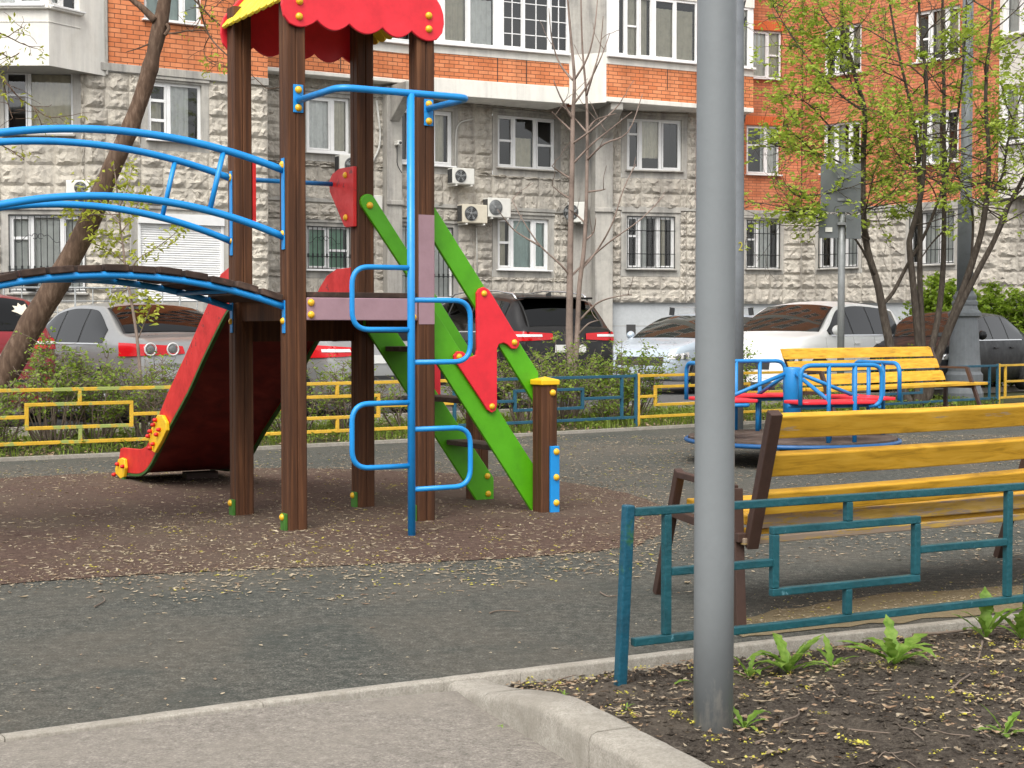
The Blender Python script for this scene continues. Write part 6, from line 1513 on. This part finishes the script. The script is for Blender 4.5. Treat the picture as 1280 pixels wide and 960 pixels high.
while n < 44000:
    py = 545 + (920 - 545) * rg.random() ** 1.9; px = rg.uniform(-60, 1340); p = at_z(px, py)
    if p.y < kl(p.x) + .08 or p.y > 19.2: continue
    n += 1
    dens = .35 + .9 * mnoise.noise((p.x * .45, p.y * .45, 2)) + .5 * mnoise.noise((p.x * 1.6, p.y * 1.6, 8))
    if 585 < py < 720 and px < 840: dens += .42
    if py > 715: dens -= min(.9, (py - 705) / 70 * .8)
    if py < 590 and px < 640: dens -= .1
    if py < 600 and px > 620: dens += .25
    if 690 < py < 830 and px > 850: dens += .12
    if rg.random() > dens: continue
    t_ = rg.random()
    if t_ < .80: flake(lm, p.x, p.y, 0, rg.uniform(.005, .018) + (.018 * rg.random() ** 4), rg.uniform(.14, .38))
    elif t_ < .835 and px < 850: 
        for _ in range(4): flake(l2, p.x + rg.gauss(0, .03), p.y + rg.gauss(0, .03), 0, rg.uniform(.005, .013), .6)
    else: flake(l3, p.x, p.y, 0, rg.uniform(.008, .024), rg.uniform(.18, .42))
rp = smoothpts(red, 12)
for _ in range(4200):                                                    # litter and crumbs caught along the edge of the brown surface
    q = rp[rg.randint(0, len(rp) - 2)]; x, y = q.x + rg.gauss(0, .16), q.y + rg.gauss(0, .12)
    if y > kl(x) + .1: flake(l3 if rg.random() < .45 else lm, x, y, .004, rg.uniform(.004, .014), rg.uniform(.18, .5))
for _ in range(240):
    px, py = rg.uniform(-20, 900), rg.uniform(735, 905); p = at_z(px, py)
    if p.y > kl(p.x) + .08: flake(lm if rg.random() < .7 else l3, p.x, p.y, 0, rg.uniform(.004, .012) + .008 * rg.random() ** 4, rg.uniform(.2, .5))
for _ in range(60):
    px, py = rg.uniform(-20, 700), rg.uniform(870, 958); p = at_z(px, py, -.012)
    if p.y < kl(p.x) - .12 and p.x < tkx(min(5.4, p.y)) - .03: flake(lm, p.x, p.y, -.012, rg.uniform(.004, .014), rg.uniform(.2, .5))
for k in range(260):                                                    # debris in the angle of the thick kerb and along the thin kerb
    y = rg.uniform(4.3, 5.4); flake(l3, tkx(y) - abs(rg.gauss(0, .022)) - .004, y, -.012, rg.uniform(.004, .012), rg.uniform(.2, .6))
for k in range(1500):                                                   # blown together under the near bench and along the kerb
    s_ = rg.uniform(-.2, 3.2); x = 1.0 + s_ * .886; y = 6.40 + s_ * .464 + .12 + abs(rg.gauss(0, .28)); 
    if y < kl(x) + .03: continue
    flake(l2 if rg.random() < .22 else lm, x, y, .004, rg.uniform(.004, .013), rg.uniform(.2, .5))
obj('leaf_flakes', lm, M['litter'], kind='stuff', fixn=False)
# soil bed litter
lm2 = MB(); tg = MB()
for k in range(21000):
    x = rg.uniform(-.1, 2.9); y = rg.uniform(3.6, 7.3)
    if y > kl(x) - .06 or x < tkx(min(y, 5.42)) + .18: continue
    near = max(0, 1 - (kl(x) - y) / .35); e = mnoise.noise((x * 2.2, y * 2.2, 4))
    if rg.random() > .42 + .5 * near + .6 * e: continue
    z = soil_z(x, y); r_ = rg.random()
    if r_ < .42: flake(l3, x, y, z + .004, rg.uniform(.003, .013) + .008 * rg.random() ** 5, rg.uniform(.25, .5), .7)
    elif r_ < .85: flake(lm2, x, y, z + .004, rg.uniform(.004, .014) + .014 * rg.random() ** 5, rg.uniform(.15, .45), .6)
    elif r_ < .865:
        for _ in range(7): flake(l2, x + rg.gauss(0, .012), y + rg.gauss(0, .012), z + .005 + rg.uniform(0, .012), rg.uniform(.003, .007), .7, .8)
    elif r_ < .99: pass
    else: curled(l3, x, y, z + .01, rg.uniform(.016, .028), rg.uniform(.35, .55), .6)
for k in range(170):
    x = rg.uniform(.0, 2.9); y = rg.uniform(3.6, 7.2)
    if y > kl(x) - .07 or x < tkx(min(y, 5.42)) + .2: continue
    dx, dy = rg.gauss(0, .012), rg.gauss(0, .012); z = soil_z(x, y)
    for i in range(rg.randint(7, 18)):
        t_ = rg.uniform(-1.6, 1.6); flake(l2, x + dx * t_ + rg.gauss(0, .007), y + dy * t_ + rg.gauss(0, .007), z + .006 + rg.uniform(0, .012), rg.uniform(.003, .007), .7, .8)
for k in range(420):
    x = rg.uniform(-.05, 2.9); y = rg.uniform(3.6, 7.2)
    if y > kl(x) - .07 or x < tkx(min(y, 5.42)) + .19: continue
    curled(lm2 if k % 3 else l3, x, y, soil_z(x, y) + .006, rg.uniform(.012, .027), rg.uniform(.2, .5), .7)
obj('dead_leaves', lm2, M['littermid'], kind='stuff', fixn=False)
for k in range(60):
    x = rg.uniform(.0, 2.9); y = rg.uniform(3.6, 7.0)
    if y > kl(x) - .1 or x < tkx(min(y, 5.42)) + .2: continue
    a = rg.uniform(0, 6.28); L_ = rg.uniform(.04, .16); P = smoothpts([Vector((x + cos(a) * L_ * t_ + rg.gauss(0, .006), y + sin(a) * L_ * t_ + rg.gauss(0, .006), 0)) for t_ in (0, .33, .66, 1)], 3)
    for p in P: p.z = soil_z(p.x, p.y) + .006
    tg.tube(P, rg.uniform(.0010, .0026), 5)
obj('twig_litter', tg, M['twig'], kind='stuff', fixn=False)
obj('maple_flowers', l2, M['blossom'], kind='stuff', fixn=False)
obj('dead_leaves', l3, M['litterdark'], kind='stuff', fixn=False)
# clods of earth
mb = MB()
for k in range(7000):
    x = rg.uniform(-.1, 2.9); y = rg.uniform(3.6, 7.3)
    if y > kl(x) - .06 or x < tkx(min(y, 5.42)) + .17: continue
    s = rg.uniform(.003, .012) * (1.6 if rg.random() < .06 else 1); c = Vector((x, y, soil_z(x, y) + s * .3)); b = len(mb.v)
    for d in ((1, 0, 0), (0, 1, 0), (-1, 0, 0), (0, -1, 0), (0, 0, .8), (0, 0, -.8)): mb.v.append(tuple(c + Vector(d) * s * rg.uniform(.6, 1.3)))
    for q in ((0, 1, 4), (1, 2, 4), (2, 3, 4), (3, 0, 4), (1, 0, 5), (2, 1, 5), (3, 2, 5), (0, 3, 5)): mb.face([b + i for i in q])
obj('soil_clods', mb, M['soil'], kind='stuff', fixn=False)
# dandelion rosettes and small weeds
def rosette(px, py, n, L, label, group='dandelion plants in the soil bed', up=.9):
    p = at_z(px, py, .03); p.z = soil_z(p.x, p.y); p = at_z(px, py, p.z); p.z = soil_z(p.x, p.y)
    mb = MB()
    for k in range(n):
        a = 2 * pi * k / n + rg.uniform(-.4, .4); l = L * rg.uniform(.6, 1.15); w = l * rg.uniform(.11, .16); el = rg.uniform(.35, 1.15) * up; curl = rg.uniform(.3, 1.1)
        d = Vector((cos(a), sin(a), 0)); sd = Vector((-sin(a), cos(a), 0)); N = 9; b = len(mb.v); q = p.copy(); ang = el * 1.35
        for i in range(N + 1):
            t_ = i / N; ww = w * (.18 + .82 * sin(min(1, t_ * 1.02) ** .8 * pi) ** .8 * (.45 + .55 * t_)) * (1.25 if i % 2 else .72) if i < N else .0005
            if i < 2: ww = w * .15
            ang -= curl / N * (1 + t_); mb.v += [tuple(q - sd * ww + Vector((0, 0, ww * .25))), tuple(q), tuple(q + sd * ww + Vector((0, 0, ww * .25)))]
            q = q + (d * cos(ang) + Vector((0, 0, 1)) * sin(ang)) * (l / N)
        for i in range(N):
            for j in (0, 1): mb.face((b + i * 3 + j, b + i * 3 + j + 1, b + i * 3 + 4 + j, b + i * 3 + 3 + j), True)
    obj('dandelion', mb, M['dandelion'], loc=p, fixn=False, label=label, cat='plant', group=group)
rosette(985, 842, 16, .21, 'large leafy dandelion right of the thick lamp post, under the fence')
rosette(1040, 838, 8, .14, 'small weed close to the right of the large leafy dandelion')
rosette(1118, 836, 16, .22, 'dandelion with a serrated leaf pointing right, in the middle of the soil bed')
rosette(1232, 800, 9, .22, 'tall upright dandelion near the kerb at the upper right of the soil bed', up=1.1)
rosette(1278, 800, 8, .21, 'dandelion cut by the right photo edge', up=1.1)
rosette(1256, 908, 9, .13, 'small low weed at the lower right of the soil bed')
rosette(868, 852, 4, .13, 'weed with two broad leaves left of the thick lamp post', up=.45)
rosette(936, 846, 7, .15, 'narrow leaved weed touching the right side of the thick lamp post', up=1.0)
rosette(930, 916, 7, .13, 'weed with a long stalk at the foot of the thick lamp post', up=.8)
rosette(705, 872, 5, .04, 'tiny green seedling between dry leaves left of the fence post')
rosette(783, 890, 4, .04, 'tiny green seedling in front of the fence post')
rosette(627, 914, 6, .022, 'tiny yellow green weed on the pale path', up=.5)
# fallen twigs
def twig(px, r, label, z=None):
    P = []
    for x, y in px:
        q = at_z(x, y, .03); zz = soil_z(q.x, q.y) if z is None else z; q = at_z(x, y, zz); P.append(q + Vector((0, 0, r + .003)))
    P = smoothpts(P, 5); mb = MB(); mb.tube(P, [r * (1 - .6 * i / (len(P) - 1)) for i in range(len(P))], 7)
    obj('twig', mb, M['twig'], loc=P[0], label=label, cat='twig', group='fallen twigs')
twig([(945, 932), (972, 920), (976, 906), (998, 897), (996, 884), (1008, 876), (1030, 866)], .005, 'bent pale twig at the right of the thick lamp post foot')
twig([(1228, 804), (1224, 822), (1216, 842), (1198, 856), (1186, 872), (1200, 884), (1212, 892)], .005, 'crooked twig running down from the tall dandelion')
twig([(1140, 797), (1180, 794), (1220, 790), (1275, 786)], .008, 'straight dark stick lying along the kerb at upper right')
twig([(1060, 914), (1100, 918), (1146, 921)], .003, 'thin straight twig in the lower middle of the soil bed')
twig([(685, 858), (705, 850), (720, 846)], .004, 'short twig left of the teal fence post')
twig([(118, 760), (126, 756), (131, 752), (128, 747)], .004, 'curled twig on the dark rubber at left', 0)
twig([(612, 768), (625, 765), (650, 766)], .004, 'short twig on the dark rubber in the middle', 0)
twig([(750, 742), (760, 747), (772, 746)], .004, 'small twig on the rubber left of the fence', 0)
twig([(1150, 693), (1165, 690), (1182, 688)], .004, 'small stick on the rubber under the near bench', 0)

# ------------------------------------------------------------------ light, sky, camera
w = bpy.data.worlds.new('World'); SC.world = w; w.use_nodes = True
n, l = w.node_tree.nodes, w.node_tree.links; bg = n['Background']
sky = n.new('ShaderNodeTexSky'); sky.sky_type = 'NISHITA'; sky.sun_disc = False
EL, AZ = radians(52), radians(-166)        # sun high on the left, a little behind the camera
sky.sun_elevation = EL; sky.sun_rotation = AZ; sky.air_density = 1.0; sky.dust_density = 3.0; sky.ozone_density = 1.0
hs_ = n.new('ShaderNodeHueSaturation'); hs_.inputs['Saturation'].default_value = .10; l.new(sky.outputs[0], hs_.inputs['Color'])
l.new(hs_.outputs[0], bg.inputs[0]); bg.inputs[1].default_value = .15
sd = bpy.data.lights.new('sun', 'SUN'); sd.energy = 1.3; sd.angle = radians(40); sd.color = (1, .95, .87)
so = bpy.data.objects.new('sun', sd); COL.objects.link(so)
sdir = Vector((sin(AZ) * cos(EL), cos(AZ) * cos(EL), sin(EL)))       # towards the sun
so.rotation_euler = sdir.to_track_quat('Z', 'Y').to_euler(); so.location = (0, 0, 30)
cam = bpy.data.cameras.new('camera'); co = bpy.data.objects.new('camera', cam); COL.objects.link(co)
cam.sensor_fit = 'HORIZONTAL'; cam.sensor_width = 36; cam.lens = 36 * FPX / 1280; cam.clip_end = 500; cam.clip_start = .05
co.location = (0, 0, EYE); co.rotation_euler = (radians(90) - PIT, 0, 0); SC.camera = co
vs = SC.view_settings; vs.view_transform = 'Standard'; vs.look = 'None'; vs.gamma = 1; vs.exposure = 0.92; vs.use_curve_mapping = False
SC.cycles.use_denoising = True; SC.cycles.max_bounces = 6; SC.cycles.transparent_max_bounces = 10
